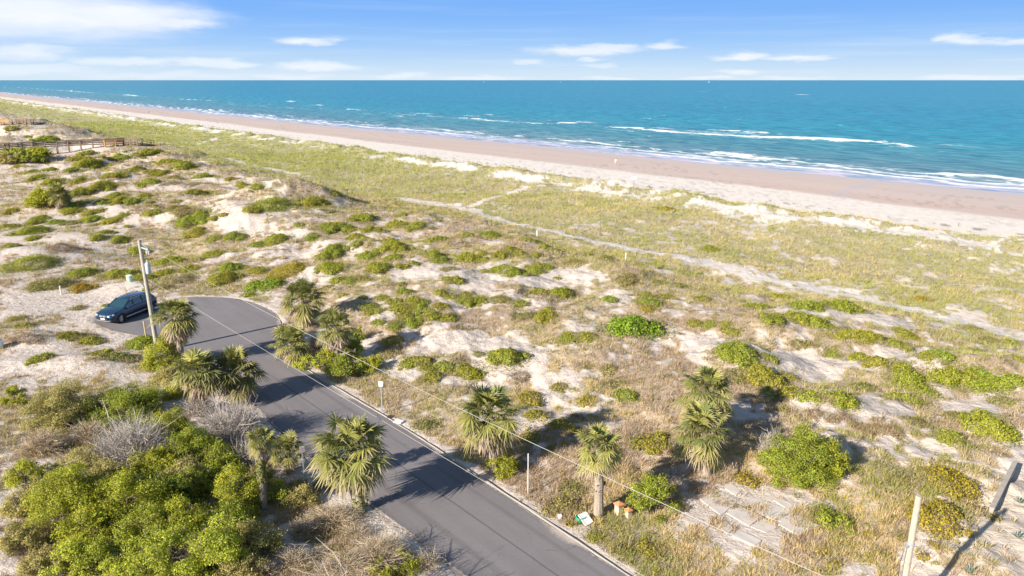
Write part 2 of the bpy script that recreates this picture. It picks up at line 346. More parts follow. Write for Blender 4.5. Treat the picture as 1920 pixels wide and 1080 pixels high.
class MB:
    def __init__(s): s.v = []; s.f = []
    def add(s, vs, fs):
        b = len(s.v); s.v += [tuple(v) for v in vs]; s.f += [tuple(b + i for i in f) for f in fs]
    def box(s, c, h, rot=None, ax=None):
        c = Vector(c); X, Y, Z = ax or (Vector((1, 0, 0)), Vector((0, 1, 0)), Vector((0, 0, 1)))
        if rot is not None: X = Vector((math.cos(rot), math.sin(rot), 0)); Y = Vector((-math.sin(rot), math.cos(rot), 0)); Z = Vector((0, 0, 1))
        vs = [c + X * (h[0] * a) + Y * (h[1] * b) + Z * (h[2] * d) for d in (-1, 1) for b in (-1, 1) for a in (-1, 1)]
        s.add(vs, [(0, 2, 3, 1), (4, 5, 7, 6), (0, 1, 5, 4), (2, 6, 7, 3), (0, 4, 6, 2), (1, 3, 7, 5)])
    def beam(s, a, b, w, h):
        a = Vector(a); b = Vector(b); d = (b - a); L = d.length; d = d / L
        up = Vector((0, 0, 1)) if abs(d.z) < .95 else Vector((1, 0, 0))
        y = d.cross(up).normalized(); z = y.cross(d)
        s.box((a + b) / 2, (L / 2, w / 2, h / 2), ax=(d, y, z))
    def tube(s, pts, rad, seg=8, cap=True):
        pts = [Vector(p) for p in pts]; n = len(pts)
        if not hasattr(rad, '__len__'): rad = [rad] * n
        rings = []
        for i, p in enumerate(pts):
            d = (pts[min(i + 1, n - 1)] - pts[max(i - 1, 0)]).normalized()
            up = Vector((0, 0, 1)) if abs(d.z) < .9 else Vector((1, 0, 0))
            x = d.cross(up).normalized(); y = d.cross(x)
            rings.append([p + (x * math.cos(2 * math.pi * k / seg) + y * math.sin(2 * math.pi * k / seg)) * rad[i] for k in range(seg)])
        vs = [v for r in rings for v in r]; fs = []
        for i in range(n - 1):
            for k in range(seg):
                k2 = (k + 1) % seg; fs.append((i * seg + k, i * seg + k2, (i + 1) * seg + k2, (i + 1) * seg + k))
        if cap: fs += [tuple(range(seg))[::-1], tuple((n - 1) * seg + k for k in range(seg))]
        s.add(vs, fs)
    def build(s, name, mat, parent=None, smooth=False, loc=None):
        me = bpy.data.meshes.new(name); me.from_pydata([tuple(v) for v in s.v], [], s.f); me.update()
        if smooth: me.polygons.foreach_set('use_smooth', np.ones(len(me.polygons), bool))
        me.materials.append(mat)
        o = bpy.data.objects.new(name, me); COL.objects.link(o)
        if parent is not None: o.parent = parent
        if loc is not None: o.location = loc
        return o
def tag(o, label=None, cat=None, group=None, kind=None):
    for k, v in (('label', label), ('category', cat), ('group', group), ('kind', kind)):
        if v: o[k] = v
    return o
def thing(name, loc, label, cat, group=None, rz=0.0):
    o = bpy.data.objects.new(name, None); COL.objects.link(o); o.location = loc; o.rotation_euler = (0, 0, rz)
    o.empty_display_size = .2
    return tag(o, label, cat, group)

# ------------------------------------------------------------------ materials
def newmat(name):
    m = bpy.data.materials.new(name); m.use_nodes = True; m.node_tree.nodes.clear(); return m, m.node_tree
def out(nt, sh): nt.links.new(sh.outputs[0] if isinstance(sh, bpy.types.Node) else sh, N(nt, 'ShaderNodeOutputMaterial').inputs[0])
def simple(name, col, rough=.6, metal=0.0, var=.25, scale=6.0, bump=.0, spec=.5, coat=0.0):
    m, nt = newmat(name)
    tc = N(nt, 'ShaderNodeTexCoord'); n = N(nt, 'ShaderNodeTexNoise', Vector=tc.outputs['Object'], Scale=scale, Detail=5.0, Roughness=.6)
    c = mixc(nt, n.outputs[0], tuple(v * (1 - var) for v in col), tuple(min(1, v * (1 + var)) for v in col))
    p = N(nt, 'ShaderNodeBsdfPrincipled', Base_Color=c, Roughness=rough, Metallic=metal, Specular_IOR_Level=spec, Coat_Weight=coat)
    if bump: nt.links.new(N(nt, 'ShaderNodeBump', Strength=bump, Height=n.outputs[0], Distance=.03).outputs[0], p.inputs['Normal'])
    out(nt, p); return m
def leafmat(name, transl=.25, rough=.55, sat=.0):
    m, nt = newmat(name)
    a = N(nt, 'ShaderNodeVertexColor', dict(layer_name='col'))
    p = N(nt, 'ShaderNodeBsdfPrincipled', Base_Color=a.outputs[0], Roughness=rough, Specular_IOR_Level=.25)
    tr = N(nt, 'ShaderNodeBsdfTranslucent', Color=mixc(nt, .5, a.outputs[0], mixc(nt, 1.0, a.outputs[0], (1.3, 1.25, .5), 'MULTIPLY')))
    out(nt, N(nt, 'ShaderNodeMixShader', _0=transl, _1=p, _2=tr)); return m
LEAF = leafmat('shrub_leaf', .36); BLADE = leafmat('grass_blade', .22, .8); FROND = leafmat('palm_frond', .22, .5)
TWIG = leafmat('twig', .0, .9); BARKC = leafmat('bark', .0, .9)

# ground
m, nt = newmat('sand_ground'); GROUND = m
a = N(nt, 'ShaderNodeVertexColor', dict(layer_name='col')); wet = N(nt, 'ShaderNodeAttribute', dict(attribute_name='wet')); dry = N(nt, 'ShaderNodeAttribute', dict(attribute_name='rough_sand'))
gp = N(nt, 'ShaderNodeNewGeometry')
n1 = N(nt, 'ShaderNodeTexNoise', Vector=gp.outputs['Position'], Scale=2.6, Detail=7.0, Roughness=.68)
n2 = N(nt, 'ShaderNodeTexNoise', Vector=gp.outputs['Position'], Scale=.35, Detail=4.0, Roughness=.6)
f1 = N(nt, 'ShaderNodeMapRange', _0=n1.outputs[0], _1=.3, _2=.7, _3=.84, _4=1.14)
f2 = N(nt, 'ShaderNodeMapRange', _0=n2.outputs[0], _1=.3, _2=.7, _3=.92, _4=1.07)
fac = M(nt, 'MULTIPLY', f1.outputs[0], f2.outputs[0]); fac = M(nt, 'ADD', M(nt, 'MULTIPLY', M(nt, 'SUBTRACT', fac, 1.0), dry.outputs['Fac']), 1.0)
cmb = N(nt, 'ShaderNodeCombineXYZ', _0=fac, _1=fac, _2=fac)
c = mixc(nt, 1.0, a.outputs[0], cmb.outputs[0], 'MULTIPLY')
# scattered dark debris specks and dead stems on the loose sand
vo = N(nt, 'ShaderNodeTexVoronoi', Vector=gp.outputs['Position'], Scale=1.5, Randomness=1.0)
sp = N(nt, 'ShaderNodeMapRange', _0=vo.outputs['Distance'], _1=.10, _2=.17, _3=.55, _4=0.0)
c = mixc(nt, M(nt, 'MULTIPLY', M(nt, 'MULTIPLY', sp.outputs[0], dry.outputs['Fac']), N(nt, 'ShaderNodeMapRange', _0=n2.outputs[0], _1=.45, _2=.6, _3=0.0, _4=1.0).outputs[0]), c, (.2, .15, .1))
p = N(nt, 'ShaderNodeBsdfPrincipled', Base_Color=c, Specular_IOR_Level=N(nt, 'ShaderNodeMapRange', _0=wet.outputs['Fac'], _1=0.0, _2=1.0, _3=.05, _4=.5).outputs[0],
      Roughness=N(nt, 'ShaderNodeMapRange', _0=wet.outputs['Fac'], _1=0.0, _2=1.0, _3=.95, _4=.2).outputs[0])
n4 = N(nt, 'ShaderNodeTexNoise', Vector=N(nt, 'ShaderNodeMapping', Vector=gp.outputs['Position'], Rotation=(0, 0, .7), Scale=(5.0, 13.0, 9.0)), Scale=1.0, Detail=3.0, Roughness=.6)
vf = N(nt, 'ShaderNodeTexVoronoi', dict(feature='SMOOTH_F1'), Vector=gp.outputs['Position'], Scale=2.3)
rel = M(nt, 'ADD', M(nt, 'ADD', n1.outputs[0], M(nt, 'MULTIPLY', n4.outputs[0], .22)), M(nt, 'MULTIPLY', vf.outputs['Distance'], .35))
bh = N(nt, 'ShaderNodeBump', Strength=M(nt, 'MULTIPLY', dry.outputs['Fac'], .9), Distance=.17, Height=rel)
nt.links.new(bh.outputs[0], p.inputs['Normal']); out(nt, p)

# water
m, nt = newmat('sea_water'); WATER = m
fo = N(nt, 'ShaderNodeAttribute', dict(attribute_name='foam')); tt = N(nt, 'ShaderNodeAttribute', dict(attribute_name='off')); sh_ = N(nt, 'ShaderNodeAttribute', dict(attribute_name='thin'))
gp = N(nt, 'ShaderNodeNewGeometry')
rot = N(nt, 'ShaderNodeMapping', dict(vector_type='TEXTURE'), Vector=gp.outputs['Position'], Rotation=(0, 0, math.atan2(U[1], U[0])))
w1 = N(nt, 'ShaderNodeTexNoise', Vector=N(nt, 'ShaderNodeMapping', Vector=rot.outputs[0], Scale=(.10, .32, .3)), Scale=1.0, Detail=7.0, Roughness=.66, Distortion=.3)
w2 = N(nt, 'ShaderNodeTexNoise', Vector=N(nt, 'ShaderNodeMapping', Vector=rot.outputs[0], Scale=(.006, .02, .02)), Scale=1.0, Detail=5.0, Roughness=.6)
deep = ramp(nt, M(nt, 'DIVIDE', tt.outputs['Fac'], 400.0), [(0.0, (.44, .45, .49)), (.022, (.40, .45, .50)), (.06, (.12, .235, .25)), (.2, (.058, .225, .25)), (.5, (.018, .232, .295)), (1.0, (.013, .213, .295))])  # pale shore end puts the sky's sheen on the swash into the base colour
deep = mixc(nt, N(nt, 'ShaderNodeMapRange', _0=w1.outputs[0], _1=.41, _2=.59, _3=0.0, _4=1.0).outputs[0], mixc(nt, 1.0, deep, (.50, .66, .76), 'MULTIPLY'), mixc(nt, 1.0, deep, (1.7, 1.26, 1.18), 'MULTIPLY'))
deep = mixc(nt, N(nt, 'ShaderNodeMapRange', _0=w2.outputs[0], _1=.42, _2=.6, _3=0.0, _4=.75).outputs[0], deep, mixc(nt, 1.0, deep, (.8, .88, .92), 'MULTIPLY'))
fn = N(nt, 'ShaderNodeTexNoise', Vector=N(nt, 'ShaderNodeMapping', Vector=rot.outputs[0], Scale=(.22, .7, .7)), Scale=1.0, Detail=7.0, Roughness=.7)
ff = N(nt, 'ShaderNodeMapRange', dict(interpolation_type='SMOOTHSTEP'), _0=M(nt, 'ADD', fo.outputs['Fac'], M(nt, 'MULTIPLY', M(nt, 'SUBTRACT', fn.outputs[0], .5), 1.6)), _1=.35, _2=.75, _3=0.0, _4=1.0)
c = mixc(nt, ff.outputs[0], deep, (.70, .72, .74))
p = N(nt, 'ShaderNodeBsdfPrincipled', Base_Color=c, Roughness=M(nt, 'ADD', M(nt, 'MULTIPLY', ff.outputs[0], .4), .28), Specular_IOR_Level=.14, IOR=1.33)
nt.links.new(N(nt, 'ShaderNodeBump', Strength=.5, Distance=.8, Height=w1.outputs[0]).outputs[0], p.inputs['Normal'])
sheen = N(nt, 'ShaderNodeBsdfGlossy', Color=(.86, .9, .97, 1), Roughness=.2)
wetm = N(nt, 'ShaderNodeMixShader', _0=M(nt, 'MULTIPLY', sh_.outputs['Fac'], M(nt, 'SUBTRACT', 1.0, ff.outputs[0])), _1=p, _2=sheen)
out(nt, wetm)

# asphalt
m, nt = newmat('asphalt'); ASPHALT = m
gp = N(nt, 'ShaderNodeNewGeometry')
rot = N(nt, 'ShaderNodeMapping', dict(vector_type='TEXTURE'), Vector=gp.outputs['Position'], Rotation=(0, 0, math.atan2(.744, -.668)))
n1 = N(nt, 'ShaderNodeTexNoise', Vector=N(nt, 'ShaderNodeMapping', Vector=rot.outputs[0], Scale=(.12, 1.3, 1)), Scale=1.0, Detail=5.0, Roughness=.6)
n2 = N(nt, 'ShaderNodeTexNoise', Vector=gp.outputs['Position'], Scale=14.0, Detail=6.0, Roughness=.75)
n3 = N(nt, 'ShaderNodeTexNoise', Vector=gp.outputs['Position'], Scale=.28, Detail=4.0, Roughness=.6)
c = mixc(nt, N(nt, 'ShaderNodeMapRange', _0=n1.outputs[0], _1=.35, _2=.65).outputs[0], (.165, .150, .153), (.212, .194, .195))
c = mixc(nt, N(nt, 'ShaderNodeMapRange', _0=n3.outputs[0], _1=.35, _2=.65, _3=0.0, _4=.6).outputs[0], c, (.222, .203, .20))
c = mixc(nt, N(nt, 'ShaderNodeMapRange', _0=n2.outputs[0], _1=.3, _2=.7, _3=0.0, _4=.35).outputs[0], c, (.11, .10, .10))
sy = N(nt, 'ShaderNodeSeparateXYZ', _0=rot.outputs[0]).outputs[1]
ed = N(nt, 'ShaderNodeAttribute', dict(attribute_name='seam'))
c = mixc(nt, M(nt, 'MULTIPLY', ed.outputs['Fac'], .5), c, (.06, .054, .052))
sx = N(nt, 'ShaderNodeSeparateXYZ', _0=rot.outputs[0]).outputs[0]; along = N(nt, 'ShaderNodeMapRange', _0=sx, _1=36.0, _2=42.0, _3=1.0, _4=0.0).outputs[0]
for off_, wd_, am_ in ((21.5 * K + .3, .035, .55), (21.5 * K - 1.15, .14, .22), (21.5 * K + 1.5, .10, .2)):
    dj = M(nt, 'ABSOLUTE', M(nt, 'ADD', M(nt, 'ADD', sy, off_), M(nt, 'MULTIPLY', M(nt, 'SUBTRACT', n3.outputs[0], .5), .12)))
    c = mixc(nt, M(nt, 'MULTIPLY', along, N(nt, 'ShaderNodeMapRange', dict(interpolation_type='SMOOTHSTEP'), _0=dj, _1=wd_ * .4, _2=wd_ * 1.6, _3=am_, _4=0.0).outputs[0]), c, (.055, .05, .05))
vc = N(nt, 'ShaderNodeTexVoronoi', dict(feature='DISTANCE_TO_EDGE'), Vector=N(nt, 'ShaderNodeVectorMath', dict(operation='ADD'), _0=gp.outputs['Position'], _1=N(nt, 'ShaderNodeVectorMath', dict(operation='SCALE'), _0=n3.outputs[1], Scale=1.6).outputs[0]), Scale=.22)
ck = M(nt, 'MULTIPLY', N(nt, 'ShaderNodeMapRange', _0=vc.outputs['Distance'], _1=.0, _2=.008, _3=.55, _4=0.0).outputs[0], N(nt, 'ShaderNodeMapRange', _0=n1.outputs[0], _1=.5, _2=.6).outputs[0])
c = mixc(nt, ck, c, (.05, .046, .045))
sdr = N(nt, 'ShaderNodeAttribute', dict(attribute_name='sand'))
sdn = N(nt, 'ShaderNodeMapRange', _0=M(nt, 'ADD', sdr.outputs['Fac'], M(nt, 'MULTIPLY', M(nt, 'SUBTRACT', n2.outputs[0], .5), .9)), _1=.45, _2=.8, _3=0.0, _4=.85)
c = mixc(nt, sdn.outputs[0], c, (.50, .43, .36))
p = N(nt, 'ShaderNodeBsdfPrincipled', Base_Color=c, Roughness=.88, Specular_IOR_Level=.3)
nt.links.new(N(nt, 'ShaderNodeBump', Strength=.25, Distance=.02, Height=n2.outputs[0]).outputs[0], p.inputs['Normal']); out(nt, p)
CONCRETE = simple('concrete', (.33, .29, .24), .9, var=.3, scale=4, bump=.4)
WOODGREY = simple('weathered_wood', (.20, .145, .10), .85, var=.3, scale=3)
WOODPALE = simple('pale_pole_wood', (.42, .345, .26), .9, var=.4, scale=7, bump=.8)
WOODNEW = simple('orange_timber', (.60, .33, .14), .8, var=.25, scale=3)
WHITE = simple('white_paint', (.78, .78, .76), .5, var=.06)
STEEL = simple('galvanised_steel', (.50, .52, .54), .45, .5, var=.15)
TRGREY = simple('transformer_grey', (.50, .55, .58), .45, 0.1, var=.1)

# ------------------------------------------------------------------ terrain
def polar(th0, th1, steps, az, pw=1.0):
    return
def terrain():
    azs = np.radians(np.concatenate([np.arange(-57, -42, .3), np.arange(-42, 42, .095), np.arange(42, 57.1, .3)]))
    th = np.concatenate([np.arange(58, 5, -.085), np.arange(5, .5, -.035), np.geomspace(.5, .012, 30)])
    r = HC / np.tan(np.radians(th))
    A, RR = np.meshgrid(azs, r, indexing='ij')
    X = np.sin(A) * RR; Y = np.cos(A) * RR
    Z = hgt(X, Y)
    s, t = st(X, Y); tk = t / K
    cv = cover(X, Y)
    big = fbm(X / 6, Y / 6, 3); fine = fbm(X / .6, Y / .6, 3)
    sand = np.array([.565, .485, .415]); 
    C = np.ones(X.shape + (3,)) * sand
    yd = (sstep(1700, 1800, project(X, Y, np.zeros_like(X))[0]) * (1 - sstep(44, 52, tk)) * sstep(25, 30, tk))[..., None]; C = C * (1 - yd) + yd * np.array([.60, .505, .40])
    C *= (.93 + .16 * big)[..., None] * (.94 + .12 * fine)[..., None]
    # white clean sand on the foredune and warmer tracked sand in the yard, bottom right
    wf = sstep(112, 130, tk) * (1 - sstep(176, 184, tk)); C = C * (1 - wf[..., None]) + wf[..., None] * np.array([.66, .60, .53]) * (.9 + .2 * fine)[..., None]
    pm_ = path_m(X, Y)[..., None]; C = C * (1 - pm_) + pm_ * np.array([.67, .60, .53]) * (.92 + .16 * fine)[..., None]
    lit = np.ones(X.shape + (3,)) * np.array([.345, .265, .175])
    hue = fbm(X / 5 + 90, Y / 5 + 3, 3)
    ol = sstep(70, 90, tk)[..., None]
    lit = lit * (1 - ol) + ol * np.array([.34, .30, .15])
    lit = lit * (.75 + .5 * hue)[..., None]
    left_green = (sstep(150, 330, s / K) * ol[..., 0])[..., None]; lit = lit * (1 - left_green) + left_green * np.array([.33, .31, .115])
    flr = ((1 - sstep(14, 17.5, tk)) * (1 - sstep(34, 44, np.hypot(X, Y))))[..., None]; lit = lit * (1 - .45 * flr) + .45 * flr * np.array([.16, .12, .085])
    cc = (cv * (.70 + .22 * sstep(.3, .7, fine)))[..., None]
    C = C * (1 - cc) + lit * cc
    # beach
    wl = 228 + (fbm(s / 60 + 2, t * 0, 3) - .5) * 22 - 9 * np.exp(-((s / K - 148) / 60) ** 2)
    wetline = 176 + (fbm(s / 40 + 9, t * 0, 2) - .5) * 5 + (fbm(s / 5, t / 2.5, 3) - .5) * 2
    wet = sstep(wetline - 1.5, wetline + 2.5, tk)
    beach = np.array([.50, .405, .355]) * (.93 + .14 * fbm(s / 22, t / 2.4, 4))[..., None]
    rusty = sstep(.5, .68, fbm(s / 40 + 3, t / 4.5 + 8, 3))[..., None] * .5
    beach = beach * (1 - rusty) + rusty * np.array([.51, .38, .315])
    damp = sstep(196, 226, tk)[..., None] * .35
    beach = beach * (1 - damp) + damp * np.array([.43, .375, .35])
    C = C * (1 - wet[..., None]) + beach * wet[..., None]
    dryb = sstep(144, 150, tk) * (1 - wet)
    wr = dryb * sstep(.62, .70, fbm(s / 8, t / .45, 3)) * np.exp(-((tk - 156 - (fbm(s / 30, t * 0, 2) - .5) * 6) / 2.2) ** 2)
    C = C * (1 - .8 * wr[..., None]) + .8 * wr[..., None] * np.array([.2, .15, .11])
    for t0_, a_ in ((163.2, .10), (165.0, .10), (170.4, .08), (172.2, .08), (186.0, .07), (187.8, .07)): C = C * (1 - a_ * np.exp(-((tk - t0_ - (fbm(s / 45 + t0_ // 4, t * 0, 2) - .5) * 7) / .22) ** 2))[..., None]
    pr_ = sstep(.66, .74, vnoise(s / .9, t / .8)) * sstep(.5, .62, fbm(s / 14, t / 5, 3)) * sstep(146, 150, tk) * (1 - sstep(205, 215, tk)); C = C * (1 - .16 * pr_)[..., None]
    gl = .42 * wet * sstep(.45, .6, fbm(s / 30 + 50, t / 3, 3)) * sstep(185, 220, tk)
    gl = np.maximum(gl, sstep(wl - 9, wl - 1.5, tk) * .42)
    # tide pools along the wet line and a runnel
    pool = np.zeros(X.shape)
    px, py = project(X, Y, np.full(X.shape, -2.9))
    for (a, b, w) in (((1180, 334), (1300, 349), 2.4), ((1300, 349), (1480, 366), 3.4), ((1480, 366), (1600, 372), 4.5), ((1560, 372), (1590, 352), 7), ((1590, 352), (1640, 340), 5.5), ((1640, 340), (1690, 338), 4), ((660, 272), (710, 275), 2.2), ((700, 274), (820, 282), 1.4)):
        d, _ = seg_d(px, py, np.array(a, float), np.array(b, float)); d = d + (fbm(X / 1.6, Y / 1.6, 3) - .5) * w * 1.6
        pool = np.maximum(pool, 1 - sstep(w * .5, w * 1.1, d))
    pool *= wet * .6; gl = np.maximum(gl, pool)
    C = C * (1 - .45 * gl[..., None]) + .45 * gl[..., None] * np.array([.50, .46, .46])  # sky reflection on wet sand and pools, partly put into the colour
    loose = (1 - wet) * (1 - .7 * sstep(143, 149, tk))
    na, nr = X.shape
    idx = np.arange(na * nr).reshape(na, nr)
    F = np.stack([idx[:-1, :-1], idx[1:, :-1], idx[1:, 1:], idx[:-1, 1:]], -1).reshape(-1, 4)
    o = npmesh('ground', np.stack([X, Y, Z], -1).reshape(-1, 3), F[:, ::-1], GROUND, C.reshape(-1, 3), True, attrs=dict(wet=gl.ravel(), rough_sand=loose.ravel()))
    tag(o, kind='structure')
terrain()

# ------------------------------------------------------------------ sea
def lines_px(pts, z=SEA):
    q = np.array(pts, float); X, Y = plane(q[:, 0], q[:, 1], z); return np.stack([X, Y], 1)
BREAK = [([(1146, 240), (1205, 242)], 2.4, 1.0), ([(1208, 244), (1280, 250), (1350, 255), (1440, 259)], 3.9, 1.1), ([(1440, 258), (1540, 262), (1622, 267)], 4.0, 1.1), ([(1330, 245), (1385, 247)], 2.4, .9), ([(1400, 249), (1427, 250)], 4.0, 1.0),
         ([(1660, 272), (1680, 272), (1720, 277)], 1.8, .75), ([(862, 222), (905, 224)], 2.4, .9), ([(908, 227), (960, 230), (1012, 233)], 2.8, 1.0), ([(1057, 232), (1073, 233)], 4.0, 1.0), ([(750, 215), (772, 217)], 2.0, .8), ([(783, 214), (804, 215)], 3.5, 1.0), ([(800, 218), (830, 220)], 2, .7), ([(655, 206), (672, 207)], 3, 1.), ([(335, 186), (375, 188), (405, 189)], 3.4, 1.0), ([(376, 184), (384, 184)], 4, 1.),
         ([(0, 163), (60, 166), (130, 171), (180, 175)], 4.0, .85), ([(180, 175), (260, 181), (340, 186)], 3.4, .6), ([(237, 178), (254, 180)], 4, 1.), ([(60, 167), (66, 167)], 4, 1.), ([(130, 170), (136, 171)], 4, 1.), ([(1348, 289), (1392, 293)], 4.2, 1.2), ([(1395, 294), (1500, 306)], 1.8, .7), ([(1540, 309), (1575, 314)], 2.6, .95), ([(1780, 329), (1850, 333), (1920, 341), (2050, 356)], 3.2, 1.1), ([(1610, 315), (1640, 318)], 2.0, .7),
         ([(1650, 268), (1655, 268)], 2, .8), ([(1505, 178), (1510, 178)], 12, .9), ([(1580, 179), (1585, 179)], 10, .7), ([(1160, 268), (1180, 270)], 1.6, .6), ([(1240, 218), (1245, 218)], 3, .6), ([(970, 256), (976, 257)], 2.2, .8), ([(880, 262), (885, 262)], 2, .6), ([(1215, 258), (1219, 258)], 2, .8), ([(540, 190), (548, 191)], 5, .8), ([(595, 197), (600, 198)], 4, .9), ([(1395, 170), (1398, 170)], 14, .7), ([(1315, 172), (1318, 172)], 12, .6), ([(1575, 236), (1579, 236)], 2.5, .6), ([(915, 216), (918, 216)], 4, .8), ([(1030, 228), (1034, 228)], 3, .7)]
def sea():
    azs = np.radians(np.concatenate([np.arange(-57, -38, .4), np.arange(-38, 40, .075), np.arange(40, 66, .4)]))
    th = np.concatenate([np.arange(9.6, 5, -.05), np.arange(5, .35, -.024), np.geomspace(.35, .014, 60)])
    r = (HC - SEA) / np.tan(np.radians(th))
    A, RR = np.meshgrid(azs, r, indexing='ij'); X = np.sin(A) * RR; Y = np.cos(A) * RR
    s, t = st(X, Y); tk = t / K
    wl = 228 + (fbm(s / 60 + 2, t * 0, 3) - .5) * 22 - 9 * np.exp(-((s / K - 148) / 60) ** 2)
    o_ = tk - wl                                            # distance off the swash edge (in 1/K metres)
    foam = np.zeros(X.shape)
    j = (fbm(s / 16, t / 60 + 3, 4) - .5)
    for (c0, wd, amp, sc, sh) in ((7, 1.2, .7, 40, 1), (14, 1.9, 1.0, 60, 2), (21, 1.6, .9, 50, 3), (29, 2.0, .85, 34, 4), (40, 1.5, .6, 26, 5), (52, 1.3, .45, 26, 6)):
        gate = sstep(.36, .54, fbm(s / sc + sh * 13, t * 0 + sh, 3))
        foam = np.maximum(foam, amp * (np.maximum(gate, .55) if c0 in (14, 21) else gate) * np.exp(-((o_ - c0 - j * 16) / wd) ** 2))
    foam = np.maximum(foam, .62 * sstep(.5, .66, fbm(s / 5, t / 3, 4)) * sstep(8, 14, o_) * (1 - sstep(30, 46, o_)))
    foam = np.maximum(foam, .55 * np.exp(-((o_ - 1.0 - j * 3) / .8) ** 2) * sstep(.42, .56, fbm(s / 9 + 3, t * 0, 2)))
    crest = np.zeros(X.shape)
    jw = (fbm(s / 4, t / 12, 3) - .5)
    for pts, wd, amp in BREAK:
        P = lines_px(pts); bs, bt = st(P[:, 0], P[:, 1])
        cs, ct = s, t
        best = np.full(X.shape, 9e9)
        m = (s > bs.min() - 30) & (s < bs.max() + 30) & (np.abs(t - bt.mean()) < 60 + np.ptp(bt))
        if not m.any(): continue
        sm, tm, jm = s[m], t[m], jw[m]; bd = np.full(sm.shape, 9e9)
        for i in range(len(P) - 1):
            d, h = seg_d(sm, tm, np.array([bs[i], bt[i]]), np.array([bs[i + 1], bt[i + 1]])); bd = np.minimum(bd, d)
        v = amp * np.exp(-((bd + jm * wd * 1.1) / (wd * .75)) ** 2)
        foam[m] = np.maximum(foam[m], v)
        lace = .5 * amp * np.exp(-(bd / (wd * 3.2)) ** 2) * sstep(.45, .6, fbm(sm / 4, tm / 2, 3)); foam[m] = np.maximum(foam[m], lace)
        crest[m] = np.maximum(crest[m], .75 * np.exp(-(bd / (wd * 1.3)) ** 2))
    # open-sea streaks of old foam inside the bar
    foam = np.maximum(foam, .50 * sstep(.60, .72, fbm(s / 18 + 71, t / 5, 4)) * sstep(70, 110, o_) * (1 - sstep(150, 200, o_)))
    caps = sstep(.80, .86, fbm(s / 9 + 13, t / 4 + 7, 2, .35)) * sstep(120, 200, o_) ; foam = np.maximum(foam, caps * .42)
    damp = sstep(6, 40, o_)
    sw = np.sin((t + 10 * fbm(s / 40, t / 40, 3)) / 3.4) * .16 + np.sin((t * .93 + s * .25) / 1.7 + 3 * fbm(s / 20, t / 20, 2)) * .09 + (fbm(s / 3, t / 1.6, 3) - .5) * .25
    Z = SEA + sw * damp * np.clip(900 / RR, 0, 1) + crest * .6 + .12 * np.clip(foam, 0, 1) * sstep(2, 10, o_) - .25 * (1 - sstep(-4, -1, o_)) + .05 * sstep(-1, 1, o_)
    thin = (1 - sstep(4, 13, o_ - j * 10)) * .20
    na, nr = X.shape; idx = np.arange(na * nr).reshape(na, nr)
    F = np.stack([idx[:-1, :-1], idx[1:, :-1], idx[1:, 1:], idx[:-1, 1:]], -1).reshape(-1, 4)[:, ::-1]
    keep = (o_ > -6).ravel()[F].any(1); F = F[keep]
    used = np.unique(F); remap = np.full(na * nr, -1); remap[used] = np.arange(len(used)); F = remap[F]
    V = np.stack([X, Y, Z], -1).reshape(-1, 3)[used]
    o = npmesh('sea', V, F, WATER, None, True, attrs=dict(foam=foam.ravel()[used], off=o_.ravel()[used], thin=thin.ravel()[used]))
    tag(o, kind='structure')
sea()

# ------------------------------------------------------------------ road and its edging
def road():
    from mathutils.geometry import tessellate_polygon
    # asphalt as a fine grid clipped to the outline
    st_ = .22
    I, J = np.meshgrid(np.arange(len(gx) - 1), np.arange(len(gy) - 1), indexing='ij')
    GXX, GYY = np.meshgrid(gx, gy, indexing='ij')
    Vx = GXX.copy(); Vy = GYY.copy()
    # snap the grid points next to the outline onto it so that the edge is clean
    gxn, gyn = np.gradient(RD, GST); near = (RD > 0) & (RD < st_ * 1.5)
    Vx = np.where(near, GXX - gxn * RD, GXX); Vy = np.where(near, GYY - gyn * RD, GYY)
    wob = (fbm(Vx / .5, Vy / .5, 3) - .5) * .16; Vx = np.where(near, Vx + gxn * wob, Vx); Vy = np.where(near, Vy + gyn * wob, Vy)
    idx = np.arange(RD.size).reshape(RD.shape)
    q = np.stack([idx[:-1, :-1], idx[1:, :-1], idx[1:, 1:], idx[:-1, 1:]], -1).reshape(-1, 4)
    keep = (RD.ravel()[q] < st_ * 1.5).all(1) & ((RD.ravel()[q] <= 0).any(1)); q = q[keep]
    used = np.unique(q); rm = np.full(RD.size, -1); rm[used] = np.arange(len(used)); q = rm[q]
    x = Vx.ravel()[used]; y = Vy.ravel()[used]
    s, t = st(x, y)
    # long paving joints
    tt_ = x * .744 + y * .668
    cl = np.interp(x * -.668 + y * .744, [0, 60], [21.6 * K, 21.4 * K]) 
    rdv = RD.ravel()[used]; seam = .7 * np.exp(-(rdv / .14) ** 2)
    o = npmesh('road', np.stack([x, y, np.full(len(x), .02)], 1), q, ASPHALT, None, False, attrs=dict(seam=seam, sand=np.clip(1.0 - (-rdv) / (.12 + .9 * sstep(.45, .75, fbm(x / 2.5, y / 2.5, 3))), 0, 1) * (.35 + .75 * fbm(x / 1.2, y / 1.2, 3)))); tag(o, kind='structure')
road()
